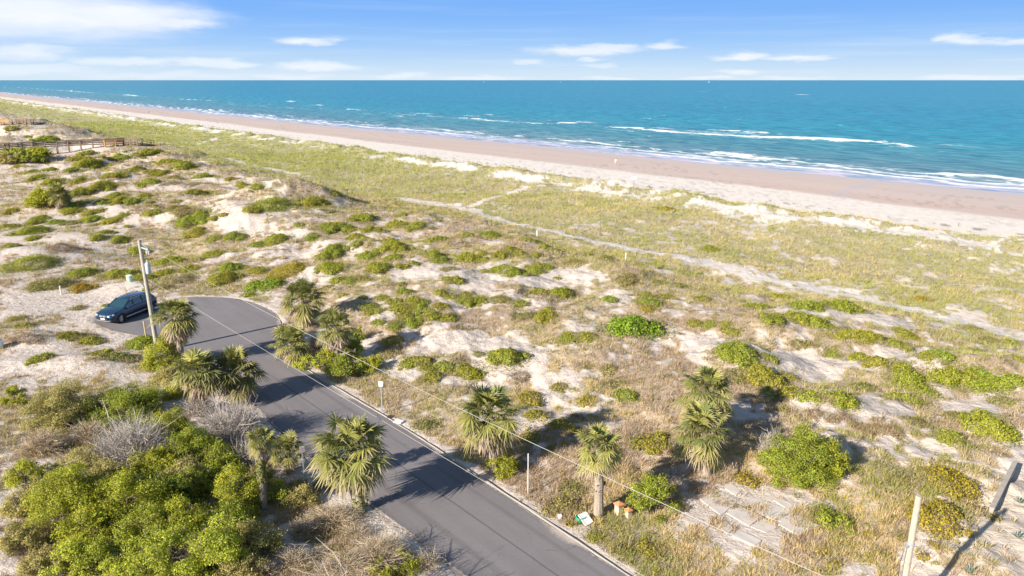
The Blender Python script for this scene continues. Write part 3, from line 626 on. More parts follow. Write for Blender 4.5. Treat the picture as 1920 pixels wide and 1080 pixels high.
def kerb():
    n = len(ROAD); P = ROAD[: int(n * .30)]
    # ribbon along the right-hand edge of the road: outline points up to the turning circle
    d = np.gradient(P, axis=0); d /= np.linalg.norm(d, axis=1)[:, None]; nr = np.stack([d[:, 1], -d[:, 0]], 1)
    mid = P[len(P) // 2] + nr[len(P) // 2] * .3
    if poly_sdf(np.array([mid[0]]), np.array([mid[1]]), ROAD)[0] < 0: nr = -nr
    # resample
    L = np.concatenate([[0], np.cumsum(np.linalg.norm(np.diff(P, axis=0), axis=1))]); ts = np.arange(0, L[-1], .3)
    Q = np.stack([np.interp(ts, L, P[:, i]) for i in (0, 1)], 1); NR = np.stack([np.interp(ts, L, nr[:, i]) for i in (0, 1)], 1)
    w = .10 + .16 * (fbm(ts / 1.2, ts * 0, 3) - .5)
    a = Q + NR * .03; b = Q + NR * (.03 + w)[:, None]
    V = np.concatenate([np.c_[a, np.full(len(a), -.05)], np.c_[a, np.full(len(a), .035)], np.c_[b, np.full(len(b), .04)], np.c_[b, np.full(len(b), -.08)]])
    m_ = len(a); i = np.arange(m_ - 1)
    F = np.concatenate([np.stack([i + k * m_, i + 1 + k * m_, i + 1 + (k + 1) * m_, i + (k + 1) * m_], 1) for k in range(3)])
    tag(npmesh('kerb', V, F, CONCRETE), kind='structure')
kerb()

# ------------------------------------------------------------------ grass: tussocks of single blades over the covered ground
def tussocks(X, Y, Z, hgt_, rad, nb, c0, c1, wid, name, label, rng, stiff=1.0):
    n = len(X); rep = np.repeat(np.arange(n), nb); m = len(rep)
    ph = rng.random(m) * 2 * np.pi; rr = np.sqrt(rng.random(m)) * rad[rep]
    bx = X[rep] + np.cos(ph) * rr * .55; by = Y[rep] + np.sin(ph) * rr * .55; bz = Z[rep] - .03
    lean = (rng.random(m) ** .8) * 1.15 * stiff; ph2 = ph + rng.normal(0, .7, m)
    L = hgt_[rep] * (.65 + .6 * rng.random(m))
    tx = bx + np.cos(ph2) * np.sin(lean) * L; ty = by + np.sin(ph2) * np.sin(lean) * L; tz = bz + np.cos(lean) * L
    w = wid[rep] * (.7 + .6 * rng.random(m)); pe = rng.random(m) * np.pi
    ox = np.cos(pe) * w * .5; oy = np.sin(pe) * w * .5
    V = np.empty((m, 3, 3), np.float32)
    V[:, 0] = np.stack([bx - ox, by - oy, bz], 1); V[:, 1] = np.stack([bx + ox, by + oy, bz], 1); V[:, 2] = np.stack([tx, ty, tz], 1)
    mix = rng.random(m)[:, None]; col = (c0[rep] * mix + c1[rep] * (1 - mix)) * (.8 + .4 * rng.random(m))[:, None]
    cols = np.repeat(col[:, None], 3, 1)
    o = npmesh(name, V.reshape(-1, 3), np.arange(m * 3).reshape(-1, 3), BLADE, cols.reshape(-1, 3))
    tag(o, label, 'grass', kind='stuff'); return o
def scatter(rng, r0, r1, n, az=44):
    r = np.sqrt(rng.random(n) * (r1 * r1 - r0 * r0) + r0 * r0); a = np.radians((rng.random(n) * 2 - 1) * az)
    return np.sin(a) * r, np.cos(a) * r
def grasses():
    rng = np.random.default_rng(21)
    xs, ys, ds = [], [], []
    for r0, r1, dens in ((13, 32, 46), (32, 48, 26), (48, 75, 14), (75, 120, 6), (120, 200, 2.4), (200, 380, .7), (380, 800, .08)):
        n = int(dens * math.radians(88) / 2 * (r1 * r1 - r0 * r0)); x, y = scatter(rng, r0, r1, n); xs.append(x); ys.append(y)
    X = np.concatenate(xs); Y = np.concatenate(ys)
    s, t = st(X, Y); tk = t / K
    k = (tk < 152); X, Y, s, tk = X[k], Y[k], s[k], tk[k]
    cv = cover(X, Y); d = road_d(X, Y)
    k = (rng.random(len(X)) < cv * .95 + .03) & (d > .12); X, Y, s, tk, d = X[k], Y[k], s[k], tk[k], d[k]
    Z = hgt(X, Y); n = len(X); dist = np.hypot(X, Y); px, py = project(X, Y, Z)
    hue = fbm(X / 4 + 3, Y / 4 + 60, 3) + rng.normal(0, .10, n); h2 = fbm(X / 9 + 33, Y / 9 + 6, 3)
    GREY = np.array([.42, .32, .21]); STRAW = np.array([.61, .485, .27]); OLV = np.array([.41, .37, .115]); GRN = np.array([.26, .29, .06]); GOLD = np.array([.62, .45, .19]); OAT = np.array([.52, .435, .175]); PINK = np.array([.47, .335, .225])
    c0 = np.tile(GREY, (n, 1)); c1 = np.tile(STRAW, (n, 1))
    def setc(mask, a, b): c0[mask] = a; c1[mask] = b
    dn_ = tk < 78
    setc(dn_ & (hue > .54), STRAW, OLV); setc(dn_ & (hue > .66), OLV, GRN); setc(dn_ & (hue < .42), PINK, GREY)
    sw = tk >= 74 + rng.normal(0, 6, n)
    OLS = np.array([.385, .36, .11]); setc(sw, OAT, OLS); setc(sw & (hue < .43), STRAW * .85, OAT); setc(sw & (hue > .55), OLS, OLS * [.9, 1, .85]); 
    fl = sw & (rng.random(n) < sstep(90, 230, s / K)); setc(fl, OLS * [1.05, 1.08, 1], OLS * [.85, 1.0, .8])
    gd = (tk < 42) & (px > 640) & (px < 1740) & (px > 1960 - py * 1.28 - 60) & (tk > 24)
    setc(gd, GOLD, STRAW); setc(gd & (hue > .60), GOLD, OLV); setc(gd & (hue > .68), OLV, GRN); setc(gd & (hue < .4), PINK, GREY)
    th = (tk < 17) & (py > 760); setc(th, GREY * [.8, .78, .7], PINK * .95); setc(th & (hue > .56), OLV * .8, STRAW * .9)
    far = np.clip(dist / 90, 1, 6)
    H = (.15 + .21 * rng.random(n)) * np.clip(.75 + dist / 160, .8, 1.2) * (1 + .15 * sw) * np.clip(far, 1, 1.6); rad = (.12 + .15 * rng.random(n)) * np.clip(far, 1, 4)
    low = rng.random(n) < .25; H = np.where(low, H * .5, H)
    wid = np.maximum(.024, dist * .00050) * np.where(sw, .85, 1)
    grp = [(dist < 40, 13), ((dist >= 40) & (dist < 90), 10), (dist >= 90, 8)]
    names = [(~sw & ~gd, 'dune_grass', 'grey brown and straw tussocks of dune grass on the hummocky sand'), (sw, 'sea_oat_grass', 'olive and straw sea oats covering the flat behind the beach'), (gd & ~sw, 'roadside_grass', 'golden dry grass and weeds along the right side of the road')]
    for msk, nm, lb in names:
        nb = np.zeros(n, int)
        for g_, b_ in grp: nb[g_] = b_
        i = np.where(msk)[0]
        tussocks(X[i], Y[i], Z[i], H[i], rad[i], nb[i], c0[i], c1[i], wid[i], nm, lb, rng)
grasses()

# ------------------------------------------------------------------ leafy shrubs
def leaf_quads(P, Nn, size, col, rng, asp=.62):
    n = len(P); a = rng.normal(size=(n, 3)); tdir = np.cross(Nn, a); tdir /= np.linalg.norm(tdir, axis=1)[:, None] + 1e-9
    b = np.cross(Nn, tdir); sz = size * (.65 + .7 * rng.random(n)); sz = sz[:, None]
    V = np.stack([P - tdir * sz * .5, P + b * sz * .5 * asp + Nn * sz * .08, P + tdir * sz * .5, P - b * sz * .5 * asp + Nn * sz * .08], 1)
    return V.reshape(-1, 3), np.arange(n * 4).reshape(-1, 4), np.repeat(col, 4, 0)
PAL = {'g': ((.255, .30, .034), (.50, .475, .05)), 'o': ((.25, .245, .055), (.40, .36, .11)), 'y': ((.33, .31, .026), (.50, .41, .045)), 'b': ((.26, .20, .135), (.38, .30, .20)), 'r': ((.34, .21, .125), (.46, .31, .19)),
       'f': ((.27, .28, .02), (.50, .34, .02)), 'B': ((.17, .28, .025), (.35, .44, .035)), 'G': ((.15, .215, .025), (.42, .43, .05)), 'Y': ((.20, .25, .022), (.50, .475, .045)), 'L': ((.26, .33, .035), (.54, .54, .065)), 'O': ((.28, .265, .085), (.50, .43, .17))}
def dome_leaves(lobes, nleaf, size, pal, rng, lump=.3, depth_=.35):
    L = np.array(lobes); ar = L[:, 3] * L[:, 4] + L[:, 3] * L[:, 5] + L[:, 4] * L[:, 5]; li = rng.choice(len(L), nleaf, p=ar / ar.sum())
    z = rng.random(nleaf) * 1.12 - .12; ph = rng.random(nleaf) * 2 * np.pi; q = np.sqrt(np.maximum(0, 1 - z * z))
    D = np.stack([q * np.cos(ph), q * np.sin(ph), z], 1)
    bump = vnoise(D[:, 0] * 2.6 + li * 7.3 + 40, D[:, 1] * 2.6 + D[:, 2] * 2.1 + 40) ; bump2 = vnoise(D[:, 0] * 6 + li * 3.1 + 40, D[:, 1] * 6 + D[:, 2] * 5 + 80)
    rad = (1 - lump * .5 + lump * (bump * .65 + bump2 * .5)) * (1 - depth_ * rng.random(nleaf) ** 2.2)
    S = L[li][:, 3:6]; P = D * S * rad[:, None] + L[li][:, :3]
    keep = np.ones(nleaf, bool)
    for k in range(len(L)):
        e = (((P - L[k, :3]) / L[k, 3:6]) ** 2).sum(1); keep &= ~((e < .55) & (li != k))
    Nn = D / S; Nn /= np.linalg.norm(Nn, axis=1)[:, None]
    P, Nn, bump, bump2 = P[keep], Nn[keep], bump[keep], bump2[keep]; n = len(P)
    Nn = Nn + rng.normal(0, .55, (n, 3)); Nn /= np.linalg.norm(Nn, axis=1)[:, None]
    m = np.clip(.25 + .9 * (bump2 - .35) + rng.normal(0, .28, n), 0, 1)[:, None]
    col = np.array(pal[0]) * (1 - m) + np.array(pal[1]) * m
    col = col * (.82 + .36 * rng.random(n))[:, None]
    return P, Nn, col
SHR = []     # every shrub: dict for the labels, filled as they are built
REST = []
def mound(px, py, w, h, kind, name='dune_shrub', single=True):
    """low wind-clipped shrub whose picture outline is centred on px, py"""
    w *= 1.14; h *= 1.16
    rng = np.random.default_rng(int(px * 31 + py * 17) % 100000)
    yb = py + h / 2
    p0 = at1(px, min(yb, 1078)); z = depth(*p0); m_px = z / FPX
    de = math.atan2(HC - p0[2], math.hypot(p0[0], p0[1])); a = w / 2 * m_px; ha = h * m_px
    hh = {'y': .40, 'o': .34, 'f': .6, 'r': .5, 'b': .4}.get(kind, .46) * a; hh = min(hh, .62 * ha / math.cos(de))
    b = (ha * ha - (hh * math.cos(de)) ** 2) / (2 * ha * math.sin(de)); b = min(max(b, .35 * a), 1.35 * a)
    cx, cy = p0[0], p0[1] + b * .9
    nl = max(2, int(round(1.6 * w / max(h, 1)))) if w > 1.5 * h else (3 if w > 45 else 2)
    nl = min(nl, 6)
    lobes = []; z0 = float(hgt(cx, cy))
    for i in range(nl):
        f = (i + .5) / nl * 2 - 1
        lx = f * a * (1 - 1 / (nl + .6)) ; env = math.sqrt(max(.25, 1 - f * f * .75))
        la = a / nl * (1.35 + .3 * rng.random()) ; lb = b * env * (.75 + .35 * rng.random()); lh = hh * env * (.75 + .45 * rng.random())
        ly = rng.normal(0, .16) * b
        lobes.append((lx, ly, float(hgt(cx + lx, cy + ly)) - z0 - .05 * lh, max(la, .1), max(lb, .1), max(lh, .1)))
    if w > 18:
        for _ in range(int(rng.integers(2, 5))):
            ph = rng.random() * 6.283; r_ = .75 + .5 * rng.random(); lx, ly = math.cos(ph) * a * r_, math.sin(ph) * b * r_; q_ = .16 + .2 * rng.random()
            lobes.append((lx, ly, float(hgt(cx + lx, cy + ly)) - z0 - .03, a * q_, a * q_ * .9, max(.12, hh * (.25 + .4 * rng.random()))))
    if w > 40 and h > 22:
        for _ in range(2):
            f = rng.uniform(-.6, .6); lx = f * a; ly = rng.uniform(-.45, .45) * b
            lobes.append((lx, ly, float(hgt(cx + lx, cy + ly)) - z0, a * .35, b * .4, hh * (.8 + .35 * rng.random())))
    size = max(.085, z * .00125); area = 2.0 * sum(l[3] * l[4] + l[3] * l[5] + l[4] * l[5] for l in lobes)
    cov = {'o': .9, 'b': 1.0, 'r': 1.2, 'y': 1.4}.get(kind, 1.7)
    if kind == 'B': size *= 1.7
    n = int(np.clip(cov * area / (size * size * .32), 60, 14000))
    P, Nn, col = dome_leaves(lobes, n, size, PAL[kind], rng, lump=.6 if kind in 'obr' else .5)
    if kind == 'f':
        fl = rng.random(len(P)) < .3; col[fl] = np.array([.62, .25, .02])
    if kind in 'goyfB':                       # dead twigs and dry fringe round the foot
        k = rng.random(len(P)) < {'g': .11, 'B': .04}.get(kind, .18); col[k] = np.array([.27, .20, .13]) * (.8 + .4 * rng.random((k.sum(), 1)))
    ne = int(n * .14); ph = rng.random(ne) * 6.283; r_ = .7 + .75 * rng.random(ne) ** 1.5; ex, ey = np.cos(ph) * a * r_, np.sin(ph) * b * r_
    ez = hgt(cx + ex, cy + ey) - z0 + size * (.2 + 1.3 * rng.random(ne)); en = rng.normal(0, .6, (ne, 3)) + [0, 0, 1]; en /= np.linalg.norm(en, axis=1)[:, None]
    m_ = rng.random((ne, 1)); P = np.concatenate([P, np.stack([ex, ey, ez], 1)]); Nn = np.concatenate([Nn, en]); col = np.concatenate([col, np.array(PAL[kind][0]) * m_ + np.array([.34, .28, .13]) * (1 - m_)])
    V, F, C = leaf_quads(P, Nn, size, col, rng, .62 if kind not in 'br' else .3)
    C = C * np.array([rng.uniform(.86, 1.06), rng.uniform(.92, 1.03), 1.0])
    if not single: REST.append((V + np.array([cx, cy, z0]), F, C)); return
    o = npmesh(name, V, F, LEAF, C, loc=(cx, cy, z0))
    SHR.append(dict(o=o, px=px, py=py, w=w, h=h, kind=kind, W=2 * a))
    return o
LISTS = [
 (0, 180, 4, "60,245,75,75g 290,310,150,60g 360,338,60,20g 185,295,50,30g 615,415,95,60g 725,440,80,45g 795,447,70,40g 875,455,110,60g 550,468,120,40g 620,505,150,55g 510,535,80,50g 765,530,80,45g 1010,445,60,40g 1100,432,130,35g 1210,490,165,55g 1340,522,135,70g 965,535,120,50g 800,585,100,65g 870,580,90,40g 1155,572,130,55g 1270,598,110,40o 1095,632,120,55g 1045,665,70,40g 1255,645,100,45b 1435,645,85,50b 1500,578,135,70g 1720,607,70,55y 1805,663,95,45g 1910,673,80,80g 735,678,160,60g 240,613,105,45g 345,650,120,45g 565,640,110,40g 575,718,130,50g 200,568,80,30g 335,548,85,30g 285,483,90,30o 120,512,80,50y 830,745,140,50g 945,785,115,60g 740,790,110,40g 850,790,120,40g 1065,738,70,40g 1110,792,60,30g 1130,818,70,30g 1310,775,60,45g 1420,712,150,40g 1290,835,140,40o 1340,890,160,60o 1500,895,90,30g 1400,955,220,80g 1570,930,80,40g 1660,890,60,50g 1730,1000,140,150g 1420,1040,150,70g 1580,1040,90,100g 1880,830,110,90g 660,868,115,55g 635,925,135,45g 785,938,130,50g 890,905,90,30g 1110,875,115,55g 260,910,100,45g 235,942,110,35g 385,938,100,45g 480,950,110,40o 45,860,90,45g 20,812,90,30o 30,955,85,60g 140,1003,190,75g 215,1058,90,50g 540,978,60,30b 765,1000,90,55g 945,975,50,25g 700,1058,95,45g 865,1068,110,50g 490,870,130,40g 510,820,110,70g 590,803,70,35y"),
 (0, 420, 4, "30,145,100,65g 100,285,290,130g 560,360,160,75g 280,450,240,90o 400,425,130,80o 570,475,145,65f 850,368,240,70g 1020,375,140,90g 1010,190,130,60g 1075,255,80,40o 1220,275,200,75g 1200,355,110,60g 1405,333,120,35g 1455,263,90,35g 1570,225,140,50g 1690,325,160,65g 1610,410,190,90g 1340,410,150,60b 1765,458,60,40o 1855,530,90,30g 1205,465,90,45o 1085,475,50,60g 550,622,80,50o 775,600,40,40g 90,690,90,70y 140,760,110,40y 480,820,130,80g 600,810,120,100b 650,870,150,60g 1000,885,180,90g 720,950,160,70g 850,985,200,70o 250,1005,130,80g 180,860,200,60b 390,160,180,90b"),
 (440, 330, 4, "740,125,70,30g 200,205,270,110g 570,205,190,60g 700,255,70,50o 935,308,170,65g 1340,345,120,110g 1200,355,160,60g 1245,292,80,25g 730,392,230,70g 880,440,110,60g 1020,390,140,60g 960,462,60,30g 570,467,100,35g 1155,473,130,50g 1180,530,190,70g 1170,590,120,90g 470,365,70,30g 290,460,160,90g 150,505,110,50g 690,590,180,80g 815,545,70,45g 900,518,80,35g 990,600,150,55g 710,690,180,80g 1065,705,150,75g 760,775,110,60g 860,775,90,55g 950,750,90,60o 670,830,90,60o 1160,790,80,60o 1250,815,70,30g 1250,680,100,30g 1340,650,80,30g 1510,465,150,50g 1490,580,130,70g 1545,620,130,70g 1600,685,110,50o 1750,605,200,70g 1725,435,140,50g 1895,435,80,55g 1480,395,60,20o 1645,775,140,50g 1540,875,90,50g 1610,890,100,60g 1735,870,80,60g 1740,945,150,60g 1830,930,90,40g 1545,975,110,45g 1270,860,120,45g 1100,910,80,40g 1190,938,120,45g 1325,930,130,60g 1420,945,80,45g 800,885,60,45g 960,900,60,40g 990,965,100,80g 1040,1010,110,60g 1210,990,110,60g 1300,995,100,60g 1385,1005,120,55g 1470,1045,140,70g 1600,1060,120,60g 140,790,140,130B 250,790,150,110B 150,680,110,100g 340,700,250,120y 470,640,90,80g 90,890,80,30g 1280,1050,130,60g"),
 (880, 360, 4, "160,315,130,60g 440,345,100,40g 510,368,80,30g 590,410,150,45g 680,415,50,30g 320,440,120,50g 385,460,95,45g 500,472,85,35g 230,475,120,40g 125,565,70,70g 220,570,130,65g 340,585,160,70g 490,585,120,70g 560,545,120,70g 660,630,45,50g 800,500,130,80o 895,455,60,35g 1045,490,100,40o 1190,655,150,80o 1430,670,90,40o 1585,685,90,50o 1820,418,110,50g 1400,110,45,30y 1500,120,110,40y 530,720,130,90g 700,760,170,80g 1060,800,100,50g 230,800,130,70o 385,825,100,80g 1340,760,90,50g 1310,785,80,50g 1380,825,140,70g 1350,868,110,55y 1480,775,120,45g 1765,785,110,70y 400,930,160,50o 575,930,150,90g 1270,1000,400,140B 1700,960,90,80g 1810,985,100,70g 885,1065,110,35g 740,1065,80,35g 60,810,120,60g"),
 (1320, 500, 4, "600,210,160,60g 415,290,170,40g 790,290,220,60g 1060,290,300,80g 650,365,130,70g 740,385,170,80g 900,410,190,90g 540,405,160,80g 50,425,100,60g 170,430,70,50g 210,485,100,60g 1180,520,340,65g 1110,470,150,35o 1545,470,130,120g 1440,545,90,50g 1500,590,150,60g 760,590,160,50o 990,655,90,50g 1200,670,150,70g 1310,715,160,60g 1500,768,130,50g 1720,640,120,120g 1820,670,150,70g 1660,240,120,40y 1480,975,190,60g 1600,1010,120,60g 1600,840,240,140g 1700,930,150,90g 290,665,260,150g 180,610,140,50g 510,680,90,60g 500,810,250,200g 660,810,90,80g 250,820,150,120o 680,930,200,90y 820,965,130,90g 1060,1000,240,130g 605,1030,60,100g 1230,900,180,60o"),
 (1440, 560, 4, "1590,365,90,80g 1890,440,60,60g 1570,215,140,50o 1710,305,140,50o 1835,325,110,35g 1450,600,380,120g 1620,565,130,100g 1750,650,330,100g 1800,780,140,60o 1440,1010,170,130g 1480,880,150,80o 1770,950,300,180g 1150,930,170,60o 850,885,70,80r 370,870,110,60r 510,905,80,60r 600,885,110,60r 700,950,90,70r 815,965,110,40r 780,1010,70,60r 970,1000,110,70r"),
 (600, 560, 4, "690,175,150,80g 550,210,95,60g 540,310,140,90y 435,175,80,55g 510,420,110,60o 350,475,150,70y 750,460,150,60g 650,495,110,60g 800,510,120,60g 930,500,130,90g 830,580,120,90g 1105,560,180,90g 1390,455,250,100g 1190,420,80,30o 1800,640,110,110y 1860,290,120,80g 1570,740,150,110y 1620,840,140,130g 1795,935,130,70g 1580,1030,120,90g 1500,590,120,70b 440,652,35,30g"),
 (1000, 580, 4, "265,210,120,70g 415,200,120,70g 410,675,120,80y 570,455,100,70o 700,620,140,130g 640,550,160,60o 330,805,100,70b 310,900,110,90y 910,1000,260,130y 235,1000,40,50y 140,1035,60,40y"),
 (1280, 720, 3, "900,760,170,140g 1520,760,260,160y 1590,540,230,200y 1440,580,90,70y 1270,540,120,60o 1550,260,120,120g 380,530,110,90y 1440,900,50,50y 1370,980,50,45y 1070,855,60,45y 870,1020,70,40y 1250,860,50,40y 810,935,60,40y 1130,950,50,40y 1760,750,60,40o"),
 (640, 720, 3, "1750,900,110,150y 1300,765,60,60y 1430,855,80,50y 1240,690,200,100o 1300,600,120,80o 470,230,120,60o 1600,930,90,60o 1530,390,90,60y"),
]
ALL = []
for ox, oy, sc_, txt in LISTS:
    for e in txt.split():
        x, y, w, h = [float(v) for v in e[:-1].split(',')]; ALL.append((ox + x / sc_, oy + y / sc_, w / sc_, h / sc_, e[-1]))
ALL.sort(key=lambda e: -e[2] * e[3])
for i, (x, y, w, h, k) in enumerate(ALL): mound(x, y, w, h, k, 'dry_shrub' if k in 'br' else 'dune_shrub', i < 290)
if REST:
    b = 0; Vs, Fs, Cs = [], [], []
    for V, F, C in REST: Vs.append(V); Fs.append(F + b); Cs.append(C); b += len(V)
    tag(npmesh('shrub_cover', np.concatenate(Vs), np.concatenate(Fs), LEAF, np.concatenate(Cs)), "small scattered sprigs of green shrub between the larger dune shrubs", 'ground cover', kind='stuff')
def sprigs():
    rng = np.random.default_rng(77); xs, ys = [], []
    for e in SHR:
        if e['kind'] in 'br': continue
        c = e['o'].location; a = e['W'] / 2; n = int(3 + 5 * min(a, 3)); xs.append(c.x + rng.normal(0, 1.25 * a + .5, n)); ys.append(c.y + rng.normal(0, .9 * a + .4, n))
    x, y = scatter(rng, 16, 110, 3800); k = cover(x, y) > .25; xs.append(x[k]); ys.append(y[k])
    X = np.concatenate(xs); Y = np.concatenate(ys); s_, t_ = st(X, Y); d = road_d(X, Y); cv = cover(X, Y)
    k = (d > .35) & (t_ / K < 86) & (rng.random(len(X)) < .25 + .75 * cv); X, Y = X[k], Y[k]; n = len(X); Z = hgt(X, Y); dist = np.hypot(X, Y)
    P_, N_, C_, S_ = [], [], [], []
    for i in range(n):
        r = rng.uniform(.12, .48) * (1 + .5 * (dist[i] > 50)); sz = max(.06, dist[i] * .0011); m = int(np.clip(1.1 * r * r / (sz * sz * .3) * 2.2, 8, 70)); kd = rng.choice(['o', 'o', 'y', 'g', 'O', 'O'])
        P, Nn, col = dome_leaves([(X[i], Y[i], Z[i], r, r * .8, r * rng.uniform(.35, .8))], m, sz, PAL[kd], rng, .6, .6); P_.append(P); N_.append(Nn); C_.append(col * rng.uniform(.7, 1.0)); S_.append(np.full(len(P), sz))
    P = np.concatenate(P_); V, F, C = leaf_quads(P, np.concatenate(N_), 1.0, np.concatenate(C_), rng, .6)
    S = np.repeat(np.concatenate(S_), 4)[:, None]; Pc = np.repeat(P, 4, 0); V = Pc + (V - Pc) * S
    tag(npmesh('low_herbs', V, F, LEAF, C), "small olive and green herbs creeping between the dune grass", 'ground cover', kind='stuff')
sprigs()
def skirts():
    rng = np.random.default_rng(5); xs, ys, rr = [], [], []
    for e in SHR:
        c = e['o'].location; a = e['W'] / 2; n = int(10 + 16 * min(a, 3.5)); ph = rng.random(n) * 6.283; r = a * (.8 + .55 * rng.random(n)); xs.append(c.x + np.cos(ph) * r); ys.append(c.y + np.sin(ph) * r * .62)
    X = np.concatenate(xs); Y = np.concatenate(ys); d = road_d(X, Y); k = d > .3; X, Y = X[k], Y[k]; Z = hgt(X, Y); n = len(X); dist = np.hypot(X, Y); m = rng.random((n, 1))
    c0 = np.array([.30, .235, .165]) * m + np.array([.36, .27, .19]) * (1 - m); c1 = np.array([.42, .34, .21]) * m + np.array([.26, .25, .09]) * (1 - m)
    tussocks(X, Y, Z, .22 + .2 * rng.random(n), .14 + .14 * rng.random(n), np.full(n, 10), c0, c1, np.maximum(.02, dist * .0005), 'dry_grass', 'grey brown dead grass fringing the feet of the dune shrubs', rng)
skirts()


# ------------------------------------------------------------------ taller bushes with stems
def twigs(rng, n, W_, D_, H_, wid, seg=3):
    """bare branches fanning up from the foot: flat ribbons"""
    V = []; F = []; C = []
    base = rng.normal(0, .10, (n, 2)) * [W_, D_]
    ph = rng.random(n) * 2 * np.pi; el = np.arccos(np.clip(1 - rng.random(n) * .95, -1, 1)); r = (.55 + .5 * rng.random(n))
    tip = np.stack([np.sin(el) * np.cos(ph) * W_, np.sin(el) * np.sin(ph) * D_, np.cos(el) * H_], 1) * r[:, None]
    st0 = rng.random(n) ** .5 * .86
    a = np.c_[base, np.zeros(n)] * (1 - st0[:, None]) + tip * st0[:, None]; a += rng.normal(0, .05, (n, 3)) * [W_, D_, H_]
    a[:, 2] = np.maximum(a[:, 2], 0)
    b = tip + rng.normal(0, .16, (n, 3)) * [W_, D_, H_]; b[:, 2] = np.maximum(b[:, 2], .05 * H_)
    mid = (a + b) / 2 + rng.normal(0, .09, (n, 3)) * [W_, D_, H_]
    pe = rng.normal(size=(n, 3)); dirv = b - a; sd_ = np.cross(dirv, pe); sd_ /= np.linalg.norm(sd_, axis=1)[:, None] + 1e-9
    w = (wid * (.5 + rng.random(n)))[:, None]
    V = np.stack([a - sd_ * w, a + sd_ * w, mid - sd_ * w * .8, mid + sd_ * w * .8, b], 1).reshape(-1, 3)
    i = np.arange(n)[:, None] * 5
    return V, np.concatenate([i + np.array([[0, 1, 3, 2]])]), np.concatenate([i + np.array([[2, 3, 4]])])
BUSHES = []
